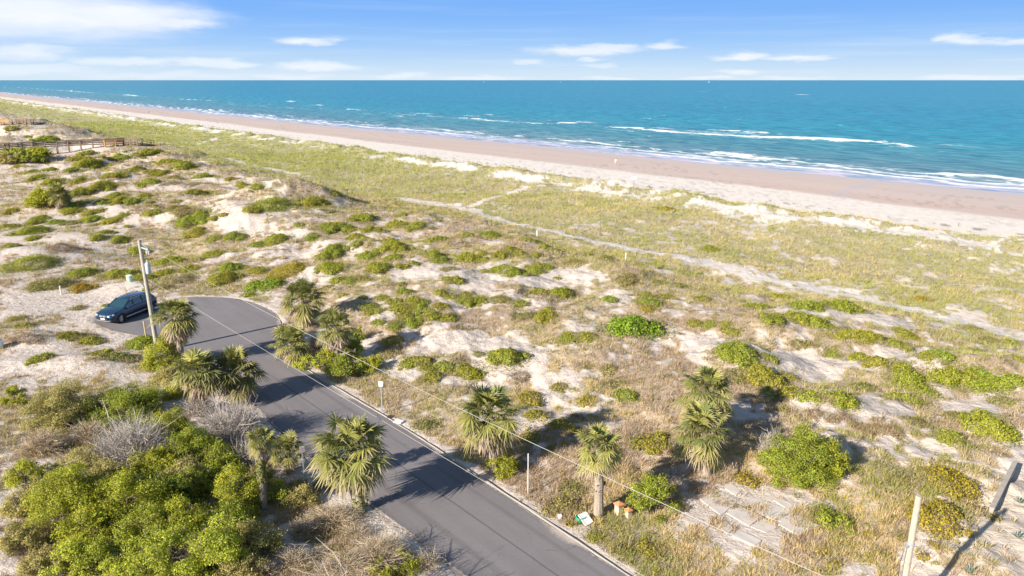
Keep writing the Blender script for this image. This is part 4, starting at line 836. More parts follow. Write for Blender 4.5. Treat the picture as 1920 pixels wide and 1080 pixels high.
def bush(px, py, w, h, kind, label=None, world=None, size_m=None, name=None):
    rng = np.random.default_rng(int(abs(px) * 13 + abs(py) * 7) % 99991)
    if world is None:
        yb = py + h / 2
        p0 = at1(px, yb) if yb < 1500 else None
        z = depth(*p0); mp = z / FPX; a = w / 2 * mp; de = math.atan2(HC - p0[2], math.hypot(p0[0], p0[1]))
        ha = h * mp; b = min(.85 * a, ha / (2.2 * math.sin(de))); hh = math.sqrt(max((ha - b * math.sin(de)) ** 2 - (b * math.sin(de)) ** 2, 0)) / math.cos(de)
        hh = min(max(hh, .55 * a), 1.7 * a); cx, cy = p0[0], p0[1] + b * .85
    else:
        cx, cy = world; a, b, hh = size_m; z = 20.0
    z0 = float(hgt(cx, cy))
    bare = kind in 'TD'
    nm = name or {'T': 'bare_bush', 'D': 'dry_brush'}.get(kind, 'scrub_bush')
    root = thing(nm, (cx, cy, z0), label or '', 'bush')
    # stems
    mb = MB(); ns = 5 if not bare else 7; tips = []
    for i in range(ns):
        ph = 2 * math.pi * (i + rng.random()) / ns; r = .35 + .4 * rng.random()
        tp = Vector((math.cos(ph) * a * r, math.sin(ph) * b * r, hh * (.6 + .3 * rng.random()))); md = tp * .5 + Vector(rng.normal(0, .05, 3)) * a; md.z = tp.z * .55
        bs = Vector((math.cos(ph) * .05 * a, math.sin(ph) * .05 * b, -.05)); r0 = max(.015, .022 * hh)
        mb.tube([bs, md, tp], [r0, r0 * .7, r0 * .3], 5, False); tips.append(tp)
        for _ in range(3):
            q = md + (tp - md) * rng.random(); e = q + Vector((rng.normal(0, .28) * a, rng.normal(0, .28) * b, abs(rng.normal(.18, .12)) * hh)); mb.tube([q, (q + e) / 2 + Vector(rng.normal(0, .03, 3)) * a, e], [r0 * .5, r0 * .35, r0 * .15], 4, False)
    mb.build('stem', STEM_T if bare else STEM_G, root)
    if bare:
        n = int(np.clip(a * b * 1300, 500, 7000)) ; gcol = np.array([.44, .39, .35]) if kind == 'T' else np.array([.44, .345, .235])
        V, F1, F2 = twigs(rng, n, a, b, hh, max(.005, z * .00019))
        c = gcol * (.7 + .6 * rng.random(n))[:, None]
        npmesh('twigs', V, [F1, F2], TWIG, np.repeat(c, 5, 0), parent=root)
        nl = int(n * (.10 if kind == 'T' else .22)); lob = [(0, 0, 0, a, b, hh)]
        P, Nn, col = dome_leaves(lob, nl, .07, PAL['O'], rng, .5, .8); V, F, C = leaf_quads(P, Nn, max(.06, z * .0016), col, rng, .5)
        npmesh('foliage', V, F, LEAF, C, parent=root)
    else:
        # clumps of leaves spread through the crown, with gaps between them
        nc = int(np.clip(16 + 16 * a * hh, 16, 60)); P_, N_, C_ = [], [], []
        size = max(.060, z * .0018); pal = PAL[kind]
        for i in range(nc):
            zc = rng.random() * 1.05 - .02; ph = rng.random() * 2 * math.pi; q = math.sqrt(max(0, 1 - min(zc, 1) ** 2)); rr = .52 + .48 * rng.random() ** .6
            jit = 1 + rng.normal(0, .10)
            c = np.array([q * math.cos(ph) * a, q * math.sin(ph) * b, max(zc, .04) * hh]) * rr * jit; rc = (.20 + .16 * rng.random()) * min(a, hh * 1.1, b * 1.2) * (1.1 if nc < 24 else .95)
            n = int(np.clip(1.7 * 4 * rc * rc / (size * size * .35), 20, 900))
            P, Nn, col = dome_leaves([(c[0], c[1], c[2], rc * 1.1, rc * 1.1, rc * .8)], n, size, pal, rng, .5, .6)
            sh = (.8 + .45 * rng.random()); P_.append(P); N_.append(Nn); C_.append(col * sh)
            # sprays of leaves standing out of the clump
            ns_ = 9; dsp = rng.normal(size=(ns_, 3)) + np.array([0, 0, .9]) + c / np.array([a, b, hh]) * .8; dsp /= np.linalg.norm(dsp, axis=1)[:, None]
            ff = np.tile(np.linspace(.55, 1.55, 7), ns_); dd_ = np.repeat(dsp, 7, 0); Q_ = c + dd_ * rc * ff[:, None] + rng.normal(0, .02, (len(ff), 3)); P_.append(Q_); nn_ = dd_ + rng.normal(0, .8, dd_.shape); N_.append(nn_ / np.linalg.norm(nn_, axis=1)[:, None])
            mm = rng.random((len(ff), 1)); C_.append((np.array(pal[0]) * (.6 * mm) + np.array(pal[1]) * (1 - .6 * mm)) * sh * 1.1)
        P = np.concatenate(P_); Nn = np.concatenate(N_); col = np.concatenate(C_)
        k = P[:, 2] > -.05; P, Nn, col = P[k], Nn[k], col[k]
        k = rng.random(len(P)) < .04; col[k] = np.array([.30, .23, .15])
        nt_ = int(np.clip(a * b * 160, 60, 500)); Vt, T1, T2 = twigs(rng, nt_, a * 1.04, b * 1.04, hh * 1.05, max(.004, z * .00017)); ct = np.array([.40, .34, .28]) * (.7 + .6 * rng.random(nt_))[:, None]; npmesh('twigs', Vt, [T1, T2], TWIG, np.repeat(ct, 5, 0), parent=root)
        V, F, C = leaf_quads(P, Nn, size, col, rng, .55)
        npmesh('foliage', V, F, LEAF, C, parent=root)
    BUSHES.append(dict(o=root, px=px, py=py, w=w, h=h, kind=kind, W=2 * a, fixed=bool(label)))
    return root
STEM_T = simple('grey_branch', (.30, .26, .22), .9, var=.2); STEM_G = simple('brown_branch', (.16, .12, .085), .9, var=.25)
for e in ("150,812,90,60D 60,830,100,60D 25,945,60,60O 150,1000,110,80Y 260,990,120,90G 330,985,110,90Y 410,985,110,80G 470,1020,90,70O 120,1050,90,70L 230,1075,150,70L 20,1010,70,60O 340,900,90,80O 285,880,90,70Y 395,860,90,70G 455,845,80,90T 480,890,60,70O 360,760,70,50T 260,800,70,50Y 440,790,90,70T 560,930,60,40O 590,965,70,40D 660,1000,80,50D 730,1060,110,60Y 545,1050,90,60D 480,1070,80,50D 20,743,44,40Y 85,768,120,80O 200,762,140,76G 220,836,175,130T 414,800,155,120T 307,806,85,70Y 348,850,90,80G 30,893,70,54Y 112,880,140,70O 107,950,160,120Y 215,950,140,120Y 437,920,92,98Y 300,930,110,95G 368,905,70,70G 288,1040,200,120L 165,1056,130,80L 385,1036,110,110L 60,1065,120,60O 440,1066,90,60O 522,912,44,70G 446,972,64,44G 620,975,120,60D 700,1040,150,100D 560,990,80,50D 640,1066,160,60D 800,1052,70,50D "
          "305,668,78,66Y 310,706,70,40O 320,737,44,26Y 1513,865,125,110G 1453,830,66,90T 1562,868,68,76Y 1487,895,84,46G 942,862,58,70Y 1225,938,90,80G 667,618,27,50G 578,682,64,30L 612,663,40,50Y 640,692,74,46G 692,686,48,30Y 588,645,44,40D 662,652,40,44G 14,295,56,12G 58,293,50,12Y 46,302,50,12G 6,304,56,12O "
          "74,378,66,30Y 98,370,44,34Y 240,965,60,60G 1270,890,60,40T 175,905,90,70O 610,905,40,30G").split():
    k = e[-1]; x, y, w, h = [float(v) for v in e[:-1].split(',')]; bush(x, y, w, h, k)
bush(690, 1090, 120, 90, 'D', "tall dry twiggy brush at the lower edge throwing its shadow on the road", (-5.5, 18.7), (1.7, 1.2, 2.3), 'tall_brush')
bush(760, 1150, 90, 90, 'T', "bare grey twiggy bush beside the near road edge, lowest of the brush", (-3.9, 17.2), (1.2, 1.0, 1.9), 'bare_bush')
bush(560, 1150, 90, 90, 'Y', "leafy yellow green bush at the lower edge, left of the tall dry brush", (-8.0, 18.6), (1.3, 1.2, 1.6))

# ------------------------------------------------------------------ palms
TRUNK = simple('palm_trunk', (.30, .245, .19), .95, var=.4, scale=9, bump=.8)
def frond(dirv, up, Lp, Rb, nseg, rng, droop, gcol, tipcol, side_w=.05):
    """one fan leaf: petiole and folded blade segments; returns verts, quads, tris, cols"""
    d = np.array(dirv) / np.linalg.norm(dirv); sdv = np.cross(d, up); sdv = sdv / (np.linalg.norm(sdv) + 1e-6); n = np.cross(sdv, d)
    V, Q, Tr, C = [], [], [], []
    c = d * Lp + np.array([0, 0, -droop * Lp * .18])
    w = .018
    V += [-sdv * w, sdv * w, c + sdv * w * .7, c - sdv * w * .7]; Q.append((0, 1, 2, 3)); C += [np.array([.20, .21, .05])] * 4
    for i in range(nseg):
        ph = (i / (nseg - 1) * 2 - 1) * 2.25 + rng.normal(0, .03)
        r = Rb * (.84 + .16 * math.cos(ph * .7)) * (.88 + .24 * rng.random())
        # costapalmate fold: the outer segments rise out of the leaf plane
        e = d * math.cos(ph) + sdv * math.sin(ph) + n * (.22 * abs(math.sin(ph)) - .06); e /= np.linalg.norm(e)
        t_ = np.cross(e, n); t_ /= np.linalg.norm(t_) + 1e-6
        m_ = c + e * r * .46 + np.array([0, 0, -droop * r * .08]); tp = c + e * r * .97 + np.array([0, 0, -droop * r * (.34 + .2 * rng.random())])
        ws = max(side_w * .8, 4.5 / (nseg - 1) * r * .46 * .5) * (.85 + .3 * rng.random()); b = len(V); k = n * ws * .35 * (1 if i % 2 else -1)
        V += [c - t_ * ws * .25, c + t_ * ws * .25, m_ - t_ * ws + k, m_ + t_ * ws - k, tp]
        Q.append((b, b + 1, b + 3, b + 2)); Tr.append((b + 2, b + 3, b + 4))
        g = gcol * (.8 + .4 * rng.random()); C += [g * .95, g * .95, g, g, tipcol * .75 + g * .25 if rng.random() < .7 else g]
    return V, Q, Tr, C
def add_fronds(name, root, specs, origin, rng, side_w):
    V, Q, Tr, C = [], [], [], []
    for (dv, Lp, Rb, ns, dr, g, tcol) in specs:
        up = np.array([0, 0, 1.0]) + rng.normal(0, .15, 3)
        v, q, t, c = frond(dv, up, Lp, Rb, ns, rng, dr, g, tcol, side_w); b = len(V)
        V += [x + origin for x in v]; Q += [tuple(b + i for i in f) for f in q]; Tr += [tuple(b + i for i in f) for f in t]; C += c
    return npmesh(name, np.array(V), [np.array(Q), np.array(Tr)], FROND, np.array(C), parent=root)
PALMS = []
def palm(cx, cy, w, bx, by, label, dead=.35, ivy=False, name='palm_tree', tint=1.0, squash=.9, seed=0):
    rng = np.random.default_rng(1000 + int(cx) + seed)
    p0 = at1(bx, by); d = pray(cx, cy); k = p0[1] / d[1]; top = np.array([d[0] * k, p0[1], HC + d[2] * k]); z = depth(*top); R_ = w / 2 * z / FPX
    o_ = top - p0; o_[2] = max(o_[2], .25)
    root = thing(name, tuple(p0), label, 'palm')
    # trunk with the stubs of old leaf bases
    R_ *= rng.uniform(.98, 1.10); lean_ = rng.normal(0, .22, 2); n = 9; rt = .17 if R_ > 1.0 else .12; pts = []; rad = []
    for i in range(n):
        f = i / (n - 1); pts.append(Vector((o_[0] * f * f, o_[1] * f, o_[2] * f * .97 - .1 * (1 - f)))); rad.append(rt * (1.22 - .30 * f + .12 * (f < .1)) * (1 + .07 * math.sin(i * 2.1)))
    mb = MB(); mb.tube(pts, rad, 10)
    for i in range(int(26 * max(.4, min(1.6, o_[2] / 2)))):
        f = (.35 + .65 * rng.random()); ph = rng.random() * 6.28; q = Vector((o_[0] * f * f, o_[1] * f, o_[2] * f * .97)); rr = rt * 1.0
        a_ = q + Vector((math.cos(ph) * rr * .8, math.sin(ph) * rr * .8, 0)); b_ = q + Vector((math.cos(ph) * rr * 1.6, math.sin(ph) * rr * 1.6, .14)); mb.beam(a_, b_, .06, .025)
    mb.build('trunk', TRUNK, root)
    G1 = np.array([.15, .18, .05]) * tint; G2 = np.array([.32, .30, .075]) * tint; TIP = np.array([.54, .42, .30]); DRY = np.array([.42, .325, .23]); DRK = np.array([.27, .20, .145])
    nf = int(36 + 12 * min(R_, 2)); specs = []; ga = 2.39996
    Lp, Rb = R_ * .60, R_ * .46
    for i in range(nf):
        f = (i + .5) / nf; el = R(74) - f ** .9 * R(112) + rng.normal(0, .17); ph = i * ga + rng.normal(0, .3)
        dv = np.array([math.cos(ph) * math.cos(el) + lean_[0], math.sin(ph) * math.cos(el) + lean_[1], math.sin(el) * squash])
        if rng.random() < .10: continue
        m = rng.random(); g = G1 * (1 - m) + G2 * m
        if f > .72: g = g * .5 + np.array([.29, .24, .08]) * .5
        specs.append((dv, Lp * (.62 + .55 * rng.random()), Rb * (.8 + .35 * rng.random()), 21, .5 + 1.0 * f * rng.uniform(.6, 1.4), g, TIP * (.8 + .3 * rng.random())))
    sw_ = max(.019 * R_ / 1.4 + .006, z * .0005)
    add_fronds('crown', root, specs, o_, rng, sw_)
    nd = int(nf * dead); specs = []
    for i in range(nd):
        el = -R(38 + 40 * rng.random()); ph = i * ga + rng.normal(0, .2); m = rng.random(); g = DRY * m + DRK * (1 - m)
        dv = np.array([math.cos(ph) * math.cos(el), math.sin(ph) * math.cos(el), math.sin(el)])
        fit = min(1.0, max(.35, o_[2] / (Lp + Rb) * 1.05))
        specs.append((dv, Lp * .75 * fit, Rb * .85 * fit, 11, 1.5, g, DRY))
    if nd: add_fronds('dead_fronds', root, specs, o_ - np.array([0, 0, .06]), rng, sw_)
    if ivy:
        P, Nn, C = [], [], []
        nI = 900; f = rng.random(nI) * (.98 if ivy > 1 else .6) + (.0 if ivy > 1 else .38); ph = rng.random(nI) * 6.28; rr = rt * (1.1 + (.9 if ivy > 1 else .25) * rng.random(nI))
        P = np.stack([o_[0] * f * f + np.cos(ph) * rr, o_[1] * f + np.sin(ph) * rr, o_[2] * f], 1); Nn = np.stack([np.cos(ph), np.sin(ph), np.full(nI, .4)], 1) + rng.normal(0, .4, (nI, 3)); Nn /= np.linalg.norm(Nn, axis=1)[:, None]
        m = rng.random((nI, 1)); col = np.array([.12, .18, .03]) * m + np.array([.28, .26, .06]) * (1 - m)
        V, F, C = leaf_quads(P, Nn, .10, col, rng); npmesh('ivy', V, F, LEAF, C, parent=root)
    root['group'] = 'sabal palms in the dune scrub' if name == 'palm_tree' else 'low palmettos in the dune scrub'
    PALMS.append(root); return root
palm(330, 590, 92, 343, 690, "shaggy palm beside the utility pole, in front of the turning circle", .6)
palm(566, 560, 86, 570, 614, "upright palm with a bare trunk behind the far right edge of the turning circle", .5)
palm(630, 612, 84, 632, 682, "palm with a thin trunk rising from dense green bushes right of the road bend", .5)
palm(544, 642, 84, 552, 676, "low bright palmetto crowding the inside of the road bend", .1, name='palmetto', tint=1.15)
palm(370, 692, 108, 384, 768, "broad yellowish palm left of the road, the left one of a touching pair", .5, tint=1.15)
palm(442, 694, 108, 440, 756, "dark green palm touching the road edge, the right one of a pair", .35, tint=.72)
palm(490, 824, 66, 495, 952, "slender palm with ivy on its tall bare trunk, left of the road sign", .5, ivy=1)
palm(540, 840, 76, 540, 884, "low dark palmetto beside the slender ivy trunked palm", .15, name='palmetto', tint=.8)
palm(660, 836, 158, 676, 958, "large full crowned palm overhanging the left edge of the road", .3, ivy=2, squash=1.0)
palm(920, 772, 128, 925, 886, "big palm with a skirt of dead fronds on the right side of the road", .75, squash=1.0)
palm(1122, 836, 102, 1122, 966, "golden tipped palm with a straight bare trunk, behind the white panel", .5, tint=1.25)
palm(1325, 728, 112, 1334, 812, "pale palm behind another, the farther one of the close pair on the lot", .35, tint=1.05)
palm(1322, 806, 122, 1325, 890, "lush palm behind the broken concrete slabs, the nearer one of a close pair", .4, tint=.95, seed=5)
palm(110, 364, 46, 108, 392, "small distant palm rising out of a yellow bush on the left dunes", .2, tint=.8)
palm(1440, 733, 30, 1440, 750, "tiny yellow palmetto at the foot of a large green shrub", .0, name='palmetto', tint=1.3)
"""
"""
# ------------------------------------------------------------------ utility poles and wires
B = at1(296, 660)
def up_at(px, py, P):          # height at which the vertical through P is seen at picture row py
    d = pray(px, py); return HC + d[2] * P[1] / d[1]
ztop = up_at(268, 450, B)
pole = thing('utility_pole', tuple(B), "tall grey wooden utility pole with a transformer beside the parked car", 'utility pole')
mb = MB(); mb.tube([(0, 0, -.3), (-.12, 0, ztop - B[2])], [.15, .105], 12); mb.build('post', simple('grey_pole_wood', (.36, .33, .27), .9, var=.25, scale=4, bump=.4), pole)
hP = ztop - B[2]; zt = up_at(277, 502, B) - B[2]
mb = MB(); mb.tube([(.215, -.08, zt - .36), (.215, -.08, zt - .33), (.215, -.08, zt + .26), (.215, -.08, zt + .30), (.215, -.08, zt + .38)], [.14, .155, .155, .14, .05], 16); t_o = mb.build('transformer', TRGREY, pole, True)
mb = MB(); mb.tube([(.215, -.08, zt + .36), (.215, -.08, zt + .50), (.215, -.08, zt + .54)], [.03, .045, .02], 8); mb.build('bushing', simple('porcelain', (.55, .5, .45), .3), t_o)
mb = MB(); mb.beam((0, 0, zt + .1), (.2, -.08, zt + .1), .06, .05); mb.beam((0, 0, zt - .2), (.2, -.08, zt - .2), .06, .05); mb.build('bracket', STEEL, pole)
mb = MB(); mb.beam((-.1, 0, hP - .45), (.52, -.3, hP - .55), .08, .08); mb.beam((-.1, 0, hP - .12), (.5, -.3, hP - .5), .03, .03); mb.build('arm', STEEL, pole)
for dx in (.34, .52):
    mb = MB(); mb.tube([(dx, -.3 * dx / .52, hP - .62), (dx, -.3 * dx / .52, hP - .75), (dx, -.3 * dx / .52, hP - .88)], [.045, .06, .03], 8); mb.build('insulator', simple('grey_insulator', (.5, .5, .5), .3), pole)
phw = R(-44.0); wd = Vector((math.cos(phw), math.sin(phw), 0))
nB = np.array([-wd.y, wd.x])
def on_wire_plane(px, py):
    d = pray(px, py); t = (nB @ B[:2]) / (nB @ d[:2]); q = d * t; return Vector((q[0], q[1], q[2] + HC))
W2 = [(276, 463), (404, 533), (533, 607), (690, 685), (870, 768), (1130, 885), (1530, 1080)]
W1 = [(281, 527), (367, 577), (433, 617), (567, 700), (716, 790), (960, 933), (1207, 1080)]
def fit_wire(pts):
    q = [on_wire_plane(*p) for p in pts]; x = np.array([(v - Vector((*B[:2], 0))).dot(wd) for v in q]); z_ = np.array([v.z for v in q]); return np.polyfit(x, z_, 2)
Lw = 44.5; E = Vector((B[0], B[1], 0)) + wd * Lw
f2 = fit_wire(W2); f1 = fit_wire(W1)
WIRE = simple('pale_wire', (.40, .365, .33), .5, var=.1)
zends = []
for ff_, nm, lb, x0, rw in ((f2, 'power_wire', "upper pale wire from the pole top across the dunes to the lower right", .45, .0078), (f1, 'telephone_wire', "lower pale wire from the pole crossing the road to its right edge", .1, .0072)):
    mb = MB(); pts = []
    for i in range(40):
        x = x0 + (Lw - x0) * i / 39; q = Vector((B[0], B[1], 0)) + wd * x; q.z = np.polyval(ff_, x); pts.append(q)
    mb.tube(pts, rw, 6); o = mb.build(nm, WIRE, None, True); tag(o, lb, 'wire'); zends.append(pts[-1].z)
e0 = float(hgt(E.x, E.y)); p2 = thing('utility_pole', (E.x, E.y, e0), "wooden utility pole carrying both wires past the lower edge of the picture", 'utility pole')
mb = MB(); mb.tube([(0, 0, -.3), (0, 0, zends[0] - e0 + .3)], [.15, .11], 10); mb.build('post', WOODPALE, p2)
mb = MB(); mb.tube([(0, 0, zends[0] - e0 - .02), (0, 0, zends[0] - e0 + .32), (0, 0, zends[0] - e0 + .36)], [.14, .13, .02], 10); mb.build('cap', STEEL, p2)
bp = np.array([17 * K, 26 * K]); bz = float(hgt(*bp)); bt = up_at(1725, 930, np.array([bp[0], bp[1], 0]))
sp_ = thing('bare_pole', (bp[0], bp[1], bz), "pale bare wooden pole with a cut top and no wires, lower right corner", 'pole')
mb = MB(); mb.tube([(0, 0, -.3), (.02, 0, 2.2), (0, .01, bt - bz - .05), (0, .01, bt - bz)], [.105, .10, .088, .08], 12); mb.build('post', WOODPALE, sp_)
hb = bt - bz
mb = MB(); zb = up_at(1708, 1020, np.array([bp[0], bp[1], 0])) - bz; mb.tube([(0, 0, zb - .05), (0, 0, zb + .05)], [.115, .115], 12); mb.beam((-.12, -.1, zb), (-.26, -.14, zb - .02), .05, .05); mb.build('band', STEEL, sp_)
mb = MB(); mb.tube([(-.24, -.14, zb - .02), (-.34, -.2, zb - .5), (-.30, -.2, zb - 1.2), (-.22, -.15, 0.0)], .012, 5); mb.build('cable', simple('dark_cable', (.06, .06, .06), .6), sp_)

# ------------------------------------------------------------------ parked car
NAVY = newmat('car_paint'); m, nt = NAVY; NAVY = m
out(nt, N(nt, 'ShaderNodeBsdfPrincipled', Base_Color=(.010, .036, .080, 1), Roughness=.2, Metallic=.3, Coat_Weight=1.0, Coat_Roughness=.04))
GLASS = newmat('car_glass'); m, nt = GLASS; GLASS = m
out(nt, N(nt, 'ShaderNodeBsdfPrincipled', Base_Color=(.015, .05, .06, 1), Roughness=.05, Specular_IOR_Level=.9, Coat_Weight=.6))
RUBBER = simple('tyre_rubber', (.015, .015, .016), .8); ALLOY = simple('alloy', (.62, .63, .65), .3, .8, var=.05); CHROME = simple('bright_trim', (.75, .77, .8), .2, .9, var=.02); BLACKP = simple('black_plastic', (.015, .015, .017), .5); LAMP = simple('lamp_lens', (.42, .44, .47), .12, 0, var=.05, coat=1); REDL = simple('red_lens', (.35, .01, .01), .15, coat=1)
def car():
    wf = np.array(plane(226, 604)); wr = np.array(plane(273.5, 586)); hd = wf - wr; ang = math.atan2(hd[1], hd[0])
    f = np.array([math.cos(ang), math.sin(ang)]); left = np.array([-f[1], f[0]]); mid = (wf + wr) / 2 - left * .82
    root = thing('parked_car', (mid[0], mid[1], .02), "black and navy estate style car parked at the edge of the turning circle", 'car', rz=ang)
    # lower body: lofted sections  x, half width, sill z, shoulder z, deck z, deck half width
    S = [(2.33, .62, .42, .58, .66, .50), (2.26, .80, .30, .66, .80, .62), (2.05, .90, .26, .72, .93, .72), (1.60, .93, .25, .80, 1.02, .76), (1.10, .935, .25, .86, 1.08, .78), (.75, .935, .25, .90, 1.10, .80), (.0, .935, .25, .93, 1.08, .80), (-.8, .935, .25, .95, 1.10, .80), (-1.5, .93, .26, .98, 1.14, .79), (-2.0, .90, .30, 1.00, 1.14, .76), (-2.25, .84, .36, .98, 1.10, .70), (-2.32, .72, .44, .80, .92, .6)]
    V = []; Fq = []; nr = 10
    for (x, w, z0, zs, zd, wd_) in S:
        prof = [(w * .90, z0), (w, z0 + .16), (w, zs - .12), (w * .985, zs), (wd_ + .06, zd - .03), (wd_ * .5, zd + .02)]
        ring = [(x, y, z) for y, z in prof] + [(x, -y, z) for y, z in prof[::-1]]; V += ring
    nr = 12
    for i in range(len(S) - 1):
        for k in range(nr):
            k2 = (k + 1) % nr; Fq.append((i * nr + k, (i + 1) * nr + k, (i + 1) * nr + k2, i * nr + k2))
    Fq.append(tuple(range(nr))); Fq.append(tuple((len(S) - 1) * nr + k for k in range(nr))[::-1])
    mb = MB(); mb.add(V, Fq); b = mb.build('body', NAVY, root, True); b.modifiers.new('e', 'EDGE_SPLIT').split_angle = R(38)
    # cabin: windscreen, side glass, rear glass, roof
    zl, zr = 1.06, 1.63; bl = [(1.02, .76), (-2.02, .76)]; 
    wb, wt = .82, .60
    A = {'fl': (1.05, wb - .06, zl + .02), 'fr': (1.05, -wb + .06, zl + .02), 'tfl': (.22, wt, 1.58), 'tfr': (.22, -wt, 1.58), 'rl': (-2.12, wb - .10, 1.10), 'rr': (-2.12, -wb + .10, 1.10), 'trl': (-1.72, wt - .03, 1.57), 'trr': (-1.72, -wt + .03, 1.57)}
    mb = MB(); mb.add([A['fl'], A['fr'], A['tfr'], A['tfl']], [(0, 1, 2, 3)]); mb.build('windscreen', GLASS, root)
    mb = MB(); mb.add([A['rl'], A['trl'], A['trr'], A['rr']], [(0, 1, 2, 3)]); mb.build('rear_window', GLASS, root)
    mb = MB(); rx_ = [.24, -.2, -.8, -1.4, -1.74, -1.86]; rz_ = [1.585, 1.655, 1.665, 1.63, 1.585, 1.555]; Vr = []
    for x, z_ in zip(rx_, rz_): Vr += [(x, wt + .03, z_ - .05), (x, wt - .12, z_), (x, 0, z_ + .015), (x, -wt + .12, z_), (x, -wt - .03, z_ - .05)]
    mb.add(Vr, [(i * 5 + k, i * 5 + k + 1, (i + 1) * 5 + k + 1, (i + 1) * 5 + k) for i in range(5) for k in range(4)]); mb.build('roof', NAVY, root, True)
    for sgn in (1, -1):
        bz_ = [(1.02, 1.08), (.2, 1.08), (-.75, 1.11), (-1.72, 1.15), (-2.05, 1.2)]; tz = [(.2, 1.53), (-.2, 1.595), (-.75, 1.605), (-1.4, 1.575), (-1.72, 1.52)]
        Vs = [(x, sgn * (wb - .015), z_) for x, z_ in bz_] + [(x, sgn * (wt + .02), z_) for x, z_ in tz]
        mb = MB(); mb.add(Vs, [(i, i + 1, 6 + i, 5 + i) if sgn > 0 else (i + 1, i, 5 + i, 6 + i) for i in range(4)]); mb.build('side_window', GLASS, root)
        for a_, b_, w_, h_ in (((.05, sgn * wb, 1.09), (.0, sgn * (wt + .035), 1.60), .03, .07), ((-.86, sgn * wb, 1.09), (-.88, sgn * (wt + .035), 1.60), .03, .09), ((1.04, sgn * (wb - .03), 1.08), (.22, sgn * (wt + .02), 1.585), .05, .07), ((-2.1, sgn * (wb - .07), 1.12), (-1.74, sgn * wt, 1.57), .06, .14)):
            mb = MB(); mb.beam(a_, b_, w_, h_); mb.build('pillar', NAVY, root)
        mb = MB(); mb.tube([(.98, sgn * (wb + .005), 1.085), (-.75, sgn * (wb + .005), 1.11), (-1.80, sgn * (wb + .005), 1.155), (-1.98, sgn * (wb - .02), 1.24), (-1.80, sgn * (wt + .08), 1.47), (-1.3, sgn * (wt + .05), 1.57), (-.6, sgn * (wt + .05), 1.605), (.1, sgn * (wt + .05), 1.57)], .016, 5); mb.build('window_trim', CHROME, root)
        mb = MB(); mb.tube([(.0, sgn * (wt - .06), 1.65), (-.1, sgn * (wt - .06), 1.70), (-1.45, sgn * (wt - .07), 1.685), (-1.6, sgn * (wt - .07), 1.62)], .02, 6); mb.build('roof_rail', CHROME, root)
        mb = MB(); mb.box((.72, sgn * 1.02, 1.10), (.10, .11, .075)); mr_ = mb.build('wing_mirror', NAVY, root); bv = mr_.modifiers.new('b', 'BEVEL'); bv.width = .03; bv.segments = 2
        mb = MB(); mb.beam((1.0, sgn * .945, .36), (-1.0, sgn * .945, .40), .03, .09); mb.build('sill_trim', ALLOY, root)
        mb = MB(); mb.add([(2.29, sgn * .44, .70), (2.20, sgn * .78, .72), (1.98, sgn * .90, .80), (2.02, sgn * .86, .88), (2.18, sgn * .70, .83), (2.27, sgn * .46, .80)], [(0, 1, 2, 3, 4, 5)]); hl = mb.build('headlight', LAMP, root); hl.modifiers.new('s', 'SOLIDIFY').thickness = .06
        mb = MB(); mb.box((2.24, sgn * .62, .50), (.03, .08, .04)); mb.build('fog_lamp', LAMP, root)
        mb = MB(); mb.box((-2.27, sgn * .66, .93), (.04, .15, .08)); mb.build('tail_light', REDL, root)
        for wx in (1.405, -1.405):
            st_a = R(-14) if wx > 0 else 0
            wroot = None
            mb = MB(); ar = []
            mb.tube([(wx, sgn * .70, .37), (wx, sgn * .937, .37)], .43, 24); mb.build('wheel_arch', BLACKP, root)
            mb = MB(); cy_ = sgn * .80; dxs = math.sin(st_a) * .125
            mb.tube([(wx + dxs, cy_ - sgn * .02, .36), (wx + dxs * .6, cy_ + sgn * .02, .36), (wx - dxs * .4, cy_ + sgn * .13, .36), (wx - dxs, cy_ + sgn * .165, .36)], [.33, .365, .365, .33], 24); wh = mb.build('wheel', RUBBER, root, True); wh.modifiers.new('e', 'EDGE_SPLIT').split_angle = R(40)
            mb = MB(); ox_ = wx - dxs; yy = cy_ + sgn * .172
            for k in range(10):
                a_ = 2 * math.pi * k / 10; mb.beam((ox_, yy, .36), (ox_ + math.cos(a_) * .25, yy, .36 + math.sin(a_) * .25), .03, .055)
            for k in range(20):
                a0 = 2 * math.pi * k / 20; a1 = 2 * math.pi * (k + 1) / 20; mb.beam((ox_ + math.cos(a0) * .255, yy, .36 + math.sin(a0) * .255), (ox_ + math.cos(a1) * .255, yy, .36 + math.sin(a1) * .255), .03, .035)
            mb.build('rim', ALLOY, wh)
    mb = MB()
    for sgn in (1, -1): mb.box((2.335, sgn * .17, .72), (.015, .14, .07))
    mb.build('grille', CHROME, root)
    mb = MB(); mb.box((2.31, 0, .47), (.03, .45, .09)); mb.build('air_intake', BLACKP, root)
    mb = MB(); mb.beam((2.30, -.66, .345), (2.30, .66, .345), .05, .045); mb.build('bumper_trim', ALLOY, root)
    mb = MB(); mb.box((2.345, 0, .50), (.01, .20, .055)); mb.build('number_plate', WHITE, root)
    return root
cr_ = car(); cr_.scale = (.93, .93, .91); cr_.location.x += .25

